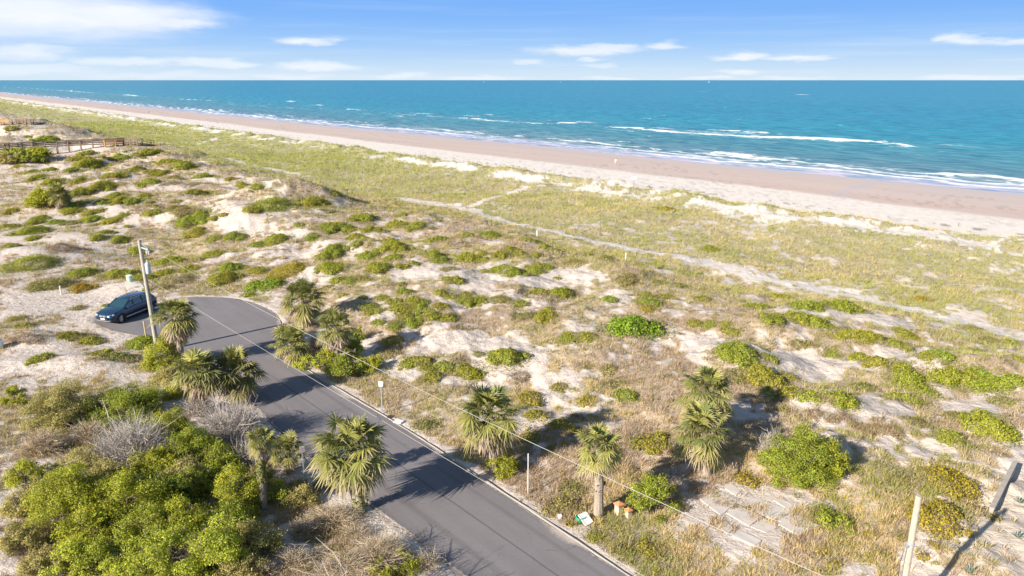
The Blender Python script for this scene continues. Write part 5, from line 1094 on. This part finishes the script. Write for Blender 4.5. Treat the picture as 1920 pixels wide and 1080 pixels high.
# ------------------------------------------------------------------ boardwalks over the dunes
def boardwalk(deck, zd, label, platform, stair_to, ground_posts, boxes):
    """deck: picture points of the deck line at level zd"""
    P = [Vector((*plane(x, y, zd), zd)) for x, y in deck]
    root = thing('boardwalk', tuple(P[0]), label, 'boardwalk'); o0 = P[0]
    L = [p - o0 for p in P]; wd_ = 1.7
    dirs = [(L[i + 1] - L[i]).normalized() for i in range(len(L) - 1)]; nrm = [Vector((-d.y, d.x, 0)) for d in dirs]
    mb = MB()
    for i in range(len(L) - 1): mb.beam(L[i], L[i + 1] + dirs[i] * .02, wd_, .12)
    mb.build('deck', WOODGREY, root)
    # posts and rails on both sides
    allp = []
    for sgn in (1, -1):
        rail = MB()
        for i in range(len(L) - 1):
            ln = (L[i + 1] - L[i]).length; n = max(1, int(round(ln / 2.4)))
            for k in range(n + (i == len(L) - 2)):
                q = L[i] + dirs[i] * (ln * k / n) + nrm[i] * (sgn * wd_ / 2); g_ = float(hgt(q.x + o0.x, q.y + o0.y)) - o0.z
                pm = MB(); pm.beam((q.x, q.y, min(g_, -.3) - .3), (q.x, q.y, 1.06), .22, .22); pm.build('post', WOODGREY, root)
            a = L[i] + nrm[i] * (sgn * wd_ / 2); b = L[i + 1] + nrm[i] * (sgn * wd_ / 2)
            for h_, tw in ((1.08, .10), (.72, .12), (.38, .12)): rail.beam(a + Vector((0, 0, h_)), b + Vector((0, 0, h_)), .12 if h_ < 1 else .22, tw)
        rail.build('railing', WOODGREY, root)
    # stair down to the sand
    e = Vector((*plane(*stair_to, zd - 1.0), 0)); ge = float(hgt(e.x, e.y)); e = Vector((e.x, e.y, ge + .1)) - o0; s0 = L[-1]; dd = (e - s0); dh = Vector((dd.x, dd.y, 0)).normalized(); nn = Vector((-dh.y, dh.x, 0))
    sm = MB(); n = 9
    for k in range(n):
        q = s0 + dd * ((k + .5) / n); sm.box(q, (dd.xy.length / n * .55, wd_ / 2, .03), math.atan2(dh.y, dh.x))
    for sgn in (1, -1):
        sm.beam(s0 + nn * (sgn * wd_ / 2), e + nn * (sgn * wd_ / 2), .08, .25)
        for h_ in (1.0, .55): sm.beam(s0 + nn * (sgn * wd_ / 2) + Vector((0, 0, h_)), e + nn * (sgn * wd_ / 2) + Vector((0, 0, h_)), .1, .1)
        sm.beam(e + nn * (sgn * wd_ / 2) - Vector((0, 0, .3)), e + nn * (sgn * wd_ / 2) + Vector((0, 0, 1.0)), .15, .15)
    sm.build('stairs', WOODGREY, root)
    # seating bays of new orange timber
    for (fx_, seglen, side) in boxes:
        i = len(L) - 2 if fx_ > 0 else 0
        c = None
        # locate by picture column on the deck line
        xs = [p[0] for p in deck]; 
        for j in range(len(xs) - 1):
            if xs[j] <= fx_ <= xs[j + 1]: f = (fx_ - xs[j]) / (xs[j + 1] - xs[j]); c = L[j] + (L[j + 1] - L[j]) * f; d, nv = dirs[j], nrm[j]
        c = c + nv * (side * (wd_ / 2 + .5)); sb = MB()
        sb.beam(c - d * seglen / 2, c + d * seglen / 2, 1.0, .12)
        for h_ in (1.06, .85, .64, .45): sb.beam(c - d * seglen / 2 + nv * side * .5 + Vector((0, 0, h_)), c + d * seglen / 2 + nv * side * .5 + Vector((0, 0, h_)), .06, .13)
        for k in (-1, 1): sb.beam(c + d * (k * seglen / 2) + nv * side * .45 + Vector((0, 0, -1.0)), c + d * (k * seglen / 2) + nv * side * .45 + Vector((0, 0, 1.1)), .14, .14)
        sb.beam(c - d * seglen / 2 + Vector((0, 0, .45)), c + d * seglen / 2 + Vector((0, 0, .45)), .5, .07)
        sb.build('bench_bay', WOODNEW, root)
    return root
boardwalk([(-40, 283), (14, 279), (62, 275.5), (128, 272.6), (196, 270), (236, 268.2), (262, 268.6)], BW1Z, "long wooden boardwalk on tall posts crossing the dunes, the nearer of two", None, (287, 275), True, [(204, 2.2, -1), (232, 2.4, 1)])
boardwalk([(-26, 230.5), (20, 230.2), (60, 230.0)], BW2Z, "farther wooden boardwalk on top of a high dune, at the left edge", None, (82, 234), False, [(15, 2.6, -1), (36, 2.6, 1)])

# ------------------------------------------------------------------ signs and posts
def road_sign(base_px, top_px, w, h, label, panel, facing, marks, postmat):
    p0 = at1(*base_px); zt_ = up_at(*top_px, p0) - p0[2]
    root = thing('road_sign', tuple(p0), label, 'sign', rz=facing)
    mb = MB(); mb.beam((0, 0, -.1), (0, 0, zt_), .05, .05); mb.build('post', postmat, root)
    mb = MB(); mb.box((0, -.04, zt_ - h / 2 + .02), (w / 2, .008, h / 2)); pn = mb.build('panel', panel, root)
    if marks:
        mb = MB(); mb.box((0, -.052, zt_ - h * .30), (w * .36, .003, h * .03)); mb.box((0, -.052, zt_ - h * .62), (w * .28, .003, h * .03)); mb.build('marking', marks, pn)
    return root
PINKW = simple('faded_sign_back', (.52, .45, .46), .5, .2, var=.1)
road_sign((717, 776), (717, 715), .22, .30, "small white road sign on a thin steel post, right side of the road", WHITE, 0.0, simple('pink_marking', (.6, .25, .25), .5), STEEL)
road_sign((571, 896), (562, 837), .22, .30, "greyish pink sign on a leaning steel post beside the left road edge", PINKW, .45, simple('dark_marking', (.3, .2, .22), .5), STEEL)
road_sign((1188, 357), (1190, 331), .85, .55, "pale blue sign on a grey post standing on the crest of the foredune", simple('pale_blue_sign', (.48, .60, .64), .5, var=.05), 0.0, None, WOODGREY)
def stake(base_px, top_py, w, mat, label, cap=None, name='marker_post'):
    p0 = at1(*base_px); h_ = max(.3, up_at(base_px[0], top_py, p0) - p0[2]); root = thing(name, tuple(p0), label, 'post')
    mb = MB(); mb.tube([(0, 0, -.1), (0, 0, h_ * .86)], [w / 2, w / 2], 8); mb.build('shaft', mat, root)
    mb = MB(); mb.tube([(0, 0, h_ * .86), (0, 0, h_ * .98), (0, 0, h_)], [w * .55, w * .55, w * .3], 8); mb.build('cap', cap or mat, root); return root
stake((1007, 443), 432, .12, WHITE, "white marker post left along the sandy trail, nearest the trail bend")
stake((1173, 488), 474, .12, WHITE, "white marker post beside the sandy trail, above the dark dune hollow")
stake((115, 552), 536, .12, simple('pale_post', (.6, .58, .55), .7), "short pale post on the sand left of the orange flowered bush")
stake((275, 641), 602, .08, simple('tan_stake', (.58, .42, .24), .8), "thin tan wooden stake standing left of the utility pole foot")
stake((990, 926), 850, .05, simple("dull_white", (.55, .53, .5), .6), "slim white pole with a rusty middle, right of the road below the skirted palm", name='thin_pole')
stake((1256, 500), 484, .06, WOODGREY, "thin grey stick in the grass beside the sandy trail", name='stick')
stake((1797, 424), 418, .10, WOODGREY, "short stake on the white sand at the foot of the foredune", name='stick')

# litter bin and mat at the beach access
p0 = at1(244, 529); bn = thing('litter_bin', tuple(p0), "pale green cylindrical bin at the top of the beach access mat", 'bin')
GRN_ = simple('pale_green_plastic', (.42, .62, .46), .5, var=.1)
mb = MB(); mb.tube([(0, 0, -.05), (0, 0, .52), (0, 0, .56)], [.22, .25, .255], 16); mb.build('body', GRN_, bn)
mb = MB(); mb.tube([(0, 0, .565), (0, 0, .60), (0, 0, .66)], [.27, .27, .10], 16); mb.build('lid', simple('white_lid', (.7, .75, .7), .5), bn)
def ground_sheet(pts, name, mat, lift=.05, thick=.04, n=10, rag=.05):
    """a slab lying on the ground inside four or more picture corners"""
    c = at(*np.array(pts, float).T)
    if n == 0: c[:, :2] = c[:, :2].mean(0) + (c[:, :2] - c[:, :2].mean(0)) * 1.04
    if len(c) == 4 and n > 1:
        u = np.linspace(0, 1, n)[:, None, None]; v = np.linspace(0, 1, n)[None, :, None]
        G_ = (c[0] * (1 - u) + c[1] * u) * (1 - v) + (c[3] * (1 - u) + c[2] * u) * v; G_[..., 2] = hgt(G_[..., 0], G_[..., 1]) + lift
        idx = np.arange(n * n).reshape(n, n); F = np.stack([idx[:-1, :-1], idx[1:, :-1], idx[1:, 1:], idx[:-1, 1:]], -1).reshape(-1, 4)
        o = npmesh(name, G_.reshape(-1, 3), F, mat)
    else:
        z_ = float(np.percentile(hgt(*(c[:, :2].mean(0)[:, None, None] + (c[:, :2] - c[:, :2].mean(0)).T[:, :, None] * np.linspace(0, 1, 6)).reshape(2, -1)), 55)) + lift; q = []
        cen = c.mean(0)
        for i in range(len(c)):
            a, b = c[i], c[(i + 1) % len(c)]
            for k in range(5): f = k / 5; e = a * (1 - f) + b * f; e = e + (e - cen) * RNG.normal(0, rag); q.append((e[0], e[1], z_ + RNG.normal(0, .004)))
        m_ = len(q); mb = MB(); mb.add(q + [(x, y, z2 - .15) for x, y, z2 in q], [tuple(range(m_)), tuple(range(m_, 2 * m_))[::-1]] + [(i, i + m_, (i + 1) % m_ + m_, (i + 1) % m_) for i in range(m_)])
        o = mb.build(name, mat)
        o.data.validate()
    return o
tag(ground_sheet([(231, 527), (251, 524), (283, 556), (243, 560)], 'beach_access_path', simple('pale_mat', (.55, .50, .45), .9, var=.15, scale=2), .04), kind='structure')
SLAB = simple('old_slab', (.50, .45, .395), .9, var=.25, scale=1.2, bump=.3)
slabs = [([(100, 650), (190, 600), (315, 655), (215, 740)], "large cracked slab at the left end of the old concrete floor"), ([(330, 680), (395, 640), (625, 720), (590, 775), (520, 770)], "longest slab along the back of the old concrete floor"), ([(250, 730), (325, 690), (440, 745), (372, 800)], "square slab in the middle of the old concrete floor"), ([(385, 805), (450, 758), (530, 790), (520, 815), (470, 838)], "small slab in the front row of the old concrete floor"),
         ([(540, 790), (610, 740), (700, 755), (762, 800), (650, 852)], "broken right end slab of the old concrete floor"), ([(510, 655), (560, 650), (640, 690), (605, 715)], "narrow raised slab at the back right of the old concrete floor"), ([(280, 860), (315, 822), (442, 882), (400, 912)], "separate slab nearest the road in front of the old floor"), ([(195, 795), (240, 775), (285, 815), (250, 845)], "little slab by the wire at the front left of the old floor"), ([(240, 590), (270, 560), (330, 600), (300, 630)], "sand covered slab below the pair of close palms")]
for pts, lb in slabs:
    o = ground_sheet([(1280 + x / 3, 720 + y / 3) for x, y in pts], 'concrete_slab', SLAB, .03, n=0, rag=.02); tag(o, lb, 'slab', 'broken slabs of an old concrete floor')
def flat_box(px, py, w, d, h, rz, mat, name, label, cat, lift=0.0):
    p0 = at1(px, py); mb = MB(); mb.box((0, 0, h / 2), (w / 2, d / 2, h / 2)); o = mb.build(name, mat, None, False, (p0[0], p0[1], p0[2] + lift)); o.rotation_euler = (0, 0, rz)
    bv = o.modifiers.new('b', 'BEVEL'); bv.width = .012; bv.segments = 2; tag(o, label, cat); return o
flat_box(731, 783, .30, .24, .10, .5, simple('dark_meter_lid', (.05, .05, .055), .6), 'meter_box', "dark meter box lid in the grass at the foot of the road sign", 'meter box')
flat_box(748, 792, .46, .34, .09, -.5, simple('white_concrete', (.66, .65, .62), .8, var=.1), 'concrete_pad', "white concrete pad in the verge beside a dark meter box", 'pad')
flat_box(592, 905, .34, .26, .08, .6, simple('pale_blue_pad', (.50, .58, .62), .7, var=.1), 'utility_box', "pale bluish utility lid on sand below the leaning sign", 'utility lid')
flat_box(1050, 971, .15, .15, .14, .3, WHITE, 'pipe_box', "little white capped pipe box on the verge close to the road", 'cap')
p0 = at1(546, 876); mb = MB(); mb.tube([(0, 0, -.03), (0, 0, .06), (0, 0, .12), (0, 0, .15)], [.07, .095, .08, .02], 12); tag(mb.build('white_ball', WHITE, None, True, tuple(p0)), "round white float lying in dark scrub left of the leaning sign", 'float')
p0 = at1(-3, 652); mb = MB(); mb.tube([(0, 0, -.05), (0, 0, .05), (0, 0, .50), (0, 0, .60)], [.26, .30, .30, .2], 16); tag(mb.build('white_tub', WHITE, None, True, tuple(p0)), "white rounded tub cut off by the left edge of the picture", 'tub')
# white panel leaning by the palm, with a green crate
p0 = at1(1104, 984); root = thing('notice_board', tuple(p0), "white framed panel lying tilted on the verge in front of the bare trunked palm", 'panel', rz=.62)
xd = Vector((1, 0, 0)); yd = Vector((0, .86, .42)).normalized(); zd_ = xd.cross(yd)
mb = MB(); mb.box(Vector((0, .20, .16)), (.19, .25, .018), ax=(xd, yd, zd_)); mb.build('board', WHITE, root)
mb = MB()
for (u_, v_, a_, b_) in ((0, -.25, .20, .02), (0, .25, .20, .02), (-.19, 0, .02, .25), (.19, 0, .02, .25)): mb.box(Vector((0, .20, .16)) + xd * u_ + yd * v_ + zd_ * .012, (a_, b_, .02), ax=(xd, yd, zd_))
mb.build('rim', simple('cream_rim', (.72, .71, .67), .5), root)
mb = MB()
for (u_, v_) in ((-.07, .07), (.06, .08), (-.06, -.06), (.07, -.05)): mb.box(Vector((0, .20, .16)) + xd * u_ + yd * v_ + zd_ * .02, (.025, .03, .002), ax=(xd, yd, zd_))
mb.build('marking', simple('faint_grey_mark', (.55, .57, .6), .6), root)
p0 = at1(1089, 978); root = thing('green_crate', tuple(p0), "small green crate half hidden behind the white panel", 'crate', rz=.5)
mb = MB(); mb.box((0, 0, .02), (.14, .11, .015)); [mb.box(c, h_) for c, h_ in (((0, .115, .11), (.14, .012, .10)), ((0, -.115, .11), (.14, .012, .10)), ((.15, 0, .11), (.012, .125, .10)), ((-.15, 0, .11), (.012, .125, .10)))]; mb.build('box', simple('green_plastic', (.02, .36, .20), .4), root)
mb = MB(); mb.box((0, .128, .205), (.165, .01, .014)); mb.box((0, -.128, .205), (.165, .01, .014)); mb.build('rim', simple('dark_green_plastic', (.015, .28, .16), .4), root)
# masonry piers with terracotta caps
TERR = simple('terracotta', (.56, .22, .10), .8, var=.25, scale=8); STUC = simple('stained_stucco', (.55, .48, .38), .9, var=.2, scale=5, bump=.3)
for (px_, py_, h_, lb, w_) in ((1160, 963, .42, "low stucco pier with a terracotta cap, left one of two by the green bush", .25), (1178, 968, .26, "shorter pier with a broken terracotta cap tucked under the green bush", .20)):
    p0 = at1(px_, py_); root = thing('gate_pier', tuple(p0), lb, 'pier', rz=.55)
    mb = MB(); mb.box((0, 0, h_ / 2 - .05), (w_ / 2, w_ / 2, h_ / 2 + .05)); mb.build('shaft', STUC, root)
    mb = MB(); c_ = w_ * .66; mb.add([(-c_, -c_, h_ + .003), (c_, -c_, h_ + .003), (c_, c_, h_ + .003), (-c_, c_, h_ + .003), (-c_, -c_, h_ + .06), (c_, -c_, h_ + .06), (c_, c_, h_ + .06), (-c_, c_, h_ + .06), (0, 0, h_ + .16)], [(0, 3, 2, 1), (0, 1, 5, 4), (1, 2, 6, 5), (2, 3, 7, 6), (3, 0, 4, 7), (4, 5, 8), (5, 6, 8), (6, 7, 8), (7, 4, 8)]); mb.build('cap', TERR, root)
def wall(a_px, b_px, h0, h1, th, mat, label, name='low_wall', coping=True):
    A_ = Vector(at1(*a_px)); B_ = Vector(at1(*b_px)); root = thing(name, tuple(A_), label, 'wall'); d = (B_ - A_); L_ = d.xy.length; dx = Vector((d.x, d.y, 0)).normalized(); nv = Vector((-dx.y, dx.x, 0))
    mb = MB(); n = 10; V = []
    for i in range(n + 1):
        f = i / n; q = dx * (L_ * f); g_ = d.z * f; h_ = h0 + (h1 - h0) * f + RNG.normal(0, .015)
        for s_ in (1, -1): V += [(q.x + nv.x * s_ * th / 2, q.y + nv.y * s_ * th / 2, g_ - .25), (q.x + nv.x * s_ * th / 2, q.y + nv.y * s_ * th / 2, g_ + h_)]
    Fs = []
    for i in range(n):
        a = i * 4; b = a + 4; Fs += [(a, b, b + 1, a + 1), (a + 2, a + 3, b + 3, b + 2), (a + 1, b + 1, b + 3, a + 3)]
    Fs += [(0, 1, 3, 2), (n * 4, n * 4 + 2, n * 4 + 3, n * 4 + 1)]
    mb.add(V, Fs); mb.build('masonry', mat, root)
    if coping:
        mb = MB(); mb.beam((0, 0, h0 + .02), (d.x, d.y, d.z + h1 + .02), th + .04, .05); mb.build('coping', CONCRETE, root)
    return root
wall((1857, 966), (1899, 886), .30, .52, .14, simple('block_wall', (.36, .31, .26), .95, var=.3, scale=6, bump=.5), "low concrete block wall casting a dark shadow on the yard sand, right edge")
wall((1254, 900), (1302, 876), .22, .50, .16, simple('grey_concrete_wall', (.34, .315, .29), .95, var=.3, scale=4, bump=.5), "broken piece of grey concrete wall beside the pair of close palms", coping=False)

# agaves in the yard
AGV = simple('agave_leaf', (.20, .25, .19), .6, var=.2)
for i, (px_, py_, rr, lb) in enumerate(((1912, 943, .30, "grey green agave on the yard sand, close to the right edge"), (1908, 1008, .27, "agave beside the pole shadow on the yard sand"), (1862, 966, .20, "small agave at the near end of the block wall"), (1818, 1075, .34, "green spiky plant at the lower edge below the pole shadow"))):
    p0 = at1(px_, py_); mb = MB(); rg_ = np.random.default_rng(i)
    for k in range(16):
        ph = k * 2.4; el = R(20 + 55 * (k / 16)); e = Vector((math.cos(ph) * math.cos(el), math.sin(ph) * math.cos(el), math.sin(el))) * rr * (.9 + .3 * rg_.random()); sdv = Vector((-math.sin(ph), math.cos(ph), 0)) * .035
        mb.add([-sdv * .7, sdv * .7, e * .45 + sdv, e, e * .45 - sdv, Vector((0, 0, -.02))], [(0, 1, 2, 4), (4, 2, 3)])
    tag(mb.build('agave', AGV, None, False, tuple(p0)), lb, 'agave', 'agaves in the sandy yard')

# ------------------------------------------------------------------ people and boats, far away
def skinmat(name, c): return simple(name, c, .6, var=.05)
def person(px, py, label, shirt, shorts, rz, hairc, sc=1.0):
    d = pray(px, py); z_ = -3.2; t = (HC - z_) / -d[2]; X, Y = d[0] * t, d[1] * t; z_ = float(hgt(X, Y))
    root = bpy.data.meshes.new('person')
    J = {'pel': (0, 0, .93, .13, .10), 'bel': (0, .0, 1.06, .125, .09), 'che': (0, .0, 1.28, .155, .11), 'nek': (0, .0, 1.46, .055, .055), 'hed': (0, .03, 1.58, .085, .095), 'top': (0, .02, 1.70, .065, .075), 'nose': (0, .115, 1.60, .018, .018),
         'shl': (.17, 0, 1.40, .06, .06), 'ell': (.23, -.05, 1.14, .042, .042), 'wrl': (.24, .06, .90, .03, .03), 'hal': (.24, .10, .80, .035, .022), 'shr': (-.17, 0, 1.40, .06, .06), 'elr': (-.23, -.02, 1.13, .042, .042), 'wrr': (-.24, .10, .92, .03, .03), 'har': (-.24, .14, .83, .035, .022),
         'hil': (.09, 0, .88, .09, .09), 'knl': (.10, .10, .49, .06, .06), 'anl': (.10, .12, .09, .04, .04), 'tol': (.10, .24, .035, .04, .03), 'hir': (-.09, 0, .88, .09, .09), 'knr': (-.10, -.02, .49, .06, .06), 'anr': (-.10, -.22, .13, .04, .04), 'tor': (-.10, -.11, .04, .04, .03)}
    E_ = [('pel', 'bel'), ('bel', 'che'), ('che', 'nek'), ('nek', 'hed'), ('hed', 'top'), ('hed', 'nose'), ('che', 'shl'), ('shl', 'ell'), ('ell', 'wrl'), ('wrl', 'hal'), ('che', 'shr'), ('shr', 'elr'), ('elr', 'wrr'), ('wrr', 'har'), ('pel', 'hil'), ('hil', 'knl'), ('knl', 'anl'), ('anl', 'tol'), ('pel', 'hir'), ('hir', 'knr'), ('knr', 'anr'), ('anr', 'tor')]
    ks = list(J); root.from_pydata([J[k][:3] for k in ks], [(ks.index(a), ks.index(b)) for a, b in E_], [])
    o = bpy.data.objects.new('person', root); COL.objects.link(o); o.location = (X, Y, z_); o.rotation_euler = (0, 0, rz); o.scale = (sc, sc, sc)
    sm = o.modifiers.new('skin', 'SKIN')
    if not root.skin_vertices: root.skin_vertices.new(name='')
    for i, k in enumerate(ks): sv = root.skin_vertices[0].data[i]; sv.radius = J[k][3:5]; sv.use_root = (k == 'pel')
    ss = o.modifiers.new('sub', 'SUBSURF'); ss.levels = 1; ss.render_levels = 2
    root.materials.append(skinmat('skin', (.50, .31, .22)))
    tag(o, label, 'person')
    mb = MB(); mb.tube([(0, 0, .90), (0, 0, 1.06), (0, 0, 1.28), (0, 0, 1.42), (0, 0, 1.46)], [.165, .155, .185, .17, .07], 14); mb.tube([(.15, 0, 1.40), (.21, -.025, 1.22)], [.085, .075], 10); mb.tube([(-.15, 0, 1.40), (-.21, -.01, 1.22)], [.085, .075], 10); mb.build('shirt', simple('shirt_cloth', shirt, .9, var=.05), o, True)
    mb = MB(); mb.tube([(0, 0, .98), (0, 0, .84)], [.16, .17], 14); mb.tube([(.09, 0, .90), (.10, .07, .56)], [.105, .095], 12); mb.tube([(-.09, 0, .90), (-.10, -.015, .56)], [.105, .095], 12); mb.build('shorts', simple('shorts_cloth', shorts, .9, var=.05), o, True)
    mb = MB(); mb.tube([(0, -.05, 1.54), (0, -.035, 1.64), (0, 0, 1.73), (0, .02, 1.76)], [.08, .105, .09, .03], 12); mb.build('hair', simple('hair', hairc, .7, var=.1), o, True)
person(1154, 311.5, "person in a white shirt walking on the wet beach near the water", (.8, .78, .78), (.62, .42, .36), 2.2, (.12, .07, .04))
person(280, 214.5, "tiny dark clothed person far along the beach", (.10, .09, .10), (.08, .08, .1), 1.4, (.05, .04, .03))
def boat(px, dist, L_, label, sail=False):
    d = pray(px, 151); X = d[0] / d[1] * dist; root = thing('boat', (X, dist, SEA), label, 'boat', 'boats on the horizon', rz=.3)
    V = []; n = 9
    for i in range(n):
        f = i / (n - 1); w = L_ * .13 * math.sin(math.pi * min(1, .25 + f * .75)) if f < 1 else .01; x = (f - .5) * L_; V += [(x, -w, L_ * .12), (x, -w * .6, -.3), (x, w * .6, -.3), (x, w, L_ * .12)]
    mb = MB(); mb.add(V, [(i * 4 + k, (i + 1) * 4 + k, (i + 1) * 4 + k + 1, i * 4 + k + 1) for i in range(n - 1) for k in range(3)] + [(i * 4 + 3, (i + 1) * 4 + 3, (i + 1) * 4, i * 4) for i in range(n - 1)] + [(0, 1, 2, 3)]); mb.build('hull', WHITE, root)
    mb = MB(); mb.box((-L_ * .05, 0, L_ * .19), (L_ * .17, L_ * .09, L_ * .07)); mb.box((-L_ * .08, 0, L_ * .29), (L_ * .10, L_ * .08, L_ * .03)); mb.build('cabin', WHITE, root)
boat(1330, 6500, 20, "white boat on the horizon right of the middle"); boat(907, 7500, 15, "tiny white boat on the horizon left of the other two"); boat(1051, 8000, 15, "faint white boat on the horizon between two others")

# ------------------------------------------------------------------ labels for the many shrubs: look, then rank from a landmark one can find
LAND = [('the parked dark car', 236, 580), ('the utility pole foot', 296, 655), ('the green litter bin', 244, 520), ('the slender ivy palm', 492, 880), ('the leaning road sign', 567, 872), ('the big road edge palm', 660, 850), ('the larger bare grey bush', 220, 832), ('the touching palm pair', 406, 700), ('the tall dry brush', 690, 1050), ('the white edge tub', 2, 645), ('the orange flowered bush', 143, 538), ('the big steep sand dune', 500, 400), ('the nearer boardwalk', 196, 278), ('the boardwalk stairs', 285, 276), ('the distant small palm', 108, 380), ('the palm behind the turning circle', 566, 590),
        ('the broad leafed thicket', 1197, 610), ('the white road sign', 717, 745), ('the skirted palm', 920, 800), ('the close pair of palms', 1323, 780), ('the broken slab floor', 1400, 960), ('the block wall', 1880, 920), ('the bare wooden pole', 1715, 1000), ('the first trail marker', 1007, 437), ('the second trail marker', 1173, 482), ('the golden tipped palm', 1122, 860), ('the foredune sign', 1188, 345), ('the largest green mound', 1445, 702), ('the long green hedge', 1800, 715), ('the smooth bare sand', 800, 535), ('the lone rounded shrub', 948, 674)]
for sname, xx, yy in ():
    pass
ORD = ['nearest', 'second', 'third', 'fourth', 'fifth', 'sixth', 'seventh', 'eighth', 'ninth', 'tenth', 'eleventh', 'twelfth', 'thirteenth', 'fourteenth', 'fifteenth']
COLW = {'g': 'bright green', 'o': 'sparse olive', 'y': 'yellow green', 'b': 'dry brown', 'r': 'rusty brown', 'f': 'orange flowered', 'B': 'broad leafed green', 'G': 'dark green', 'Y': 'yellow green', 'L': 'lime green', 'O': 'olive', 'T': 'bare grey', 'D': 'dry tan'}
def autolabel(lst, noun):
    groups = {}
    for e in lst:
        if e.get('fixed'): continue
        W_ = e['W']; sz = 'small' if W_ < 1.5 else ('large' if W_ > 3.2 else ''); shp = 'long low' if e['w'] > 2.6 * e['h'] else ('tall' if e['h'] > 1.15 * e['w'] else 'rounded')
        best = min(LAND, key=lambda l: math.hypot((l[1] - e['px']), (l[2] - e['py']) * 1.6)); dx, dy = e['px'] - best[1], (e['py'] - best[2]) * 1.6
        rel = ('right of' if dx > 0 else 'left of') if abs(dx) > abs(dy) else ('in front of' if dy > 0 else 'beyond')
        dsc = ' '.join(x for x in (sz, shp, COLW[e['kind']], noun) if x)
        groups.setdefault((dsc, rel, best[0]), []).append((math.hypot(dx, dy), e))
    for (dsc, rel, lm), es in groups.items():
        es.sort(key=lambda q: q[0])
        for i, (_, e) in enumerate(es):
            e['o']['label'] = f"{dsc} {rel} {lm}" if len(es) == 1 else (f"{dsc}, nearest one {rel} {lm}" if i == 0 else f"{dsc}, {ORD[min(i, 14)]} {rel} {lm}")
for e in SHR:
    e['o']['category'] = 'shrub'; e['o']['group'] = 'shrubs dotted over the dunes'
for e in BUSHES: e['o']['group'] = 'bushes of the scrub thickets'
autolabel([e for e in SHR if not (e['kind'] == 'B' and e['w'] > 80) and e['kind'] != 'f'], 'shrub'); autolabel(BUSHES, 'bush')
for e in SHR:
    if e['kind'] == 'f': e['o']['label'] = "round shrub covered in orange flowers on the sand left of the car"
    if e['kind'] == 'B' and e['w'] > 80: e['o']['label'] = "wide bright leafy thicket with broad leaves in the middle of the dunes"
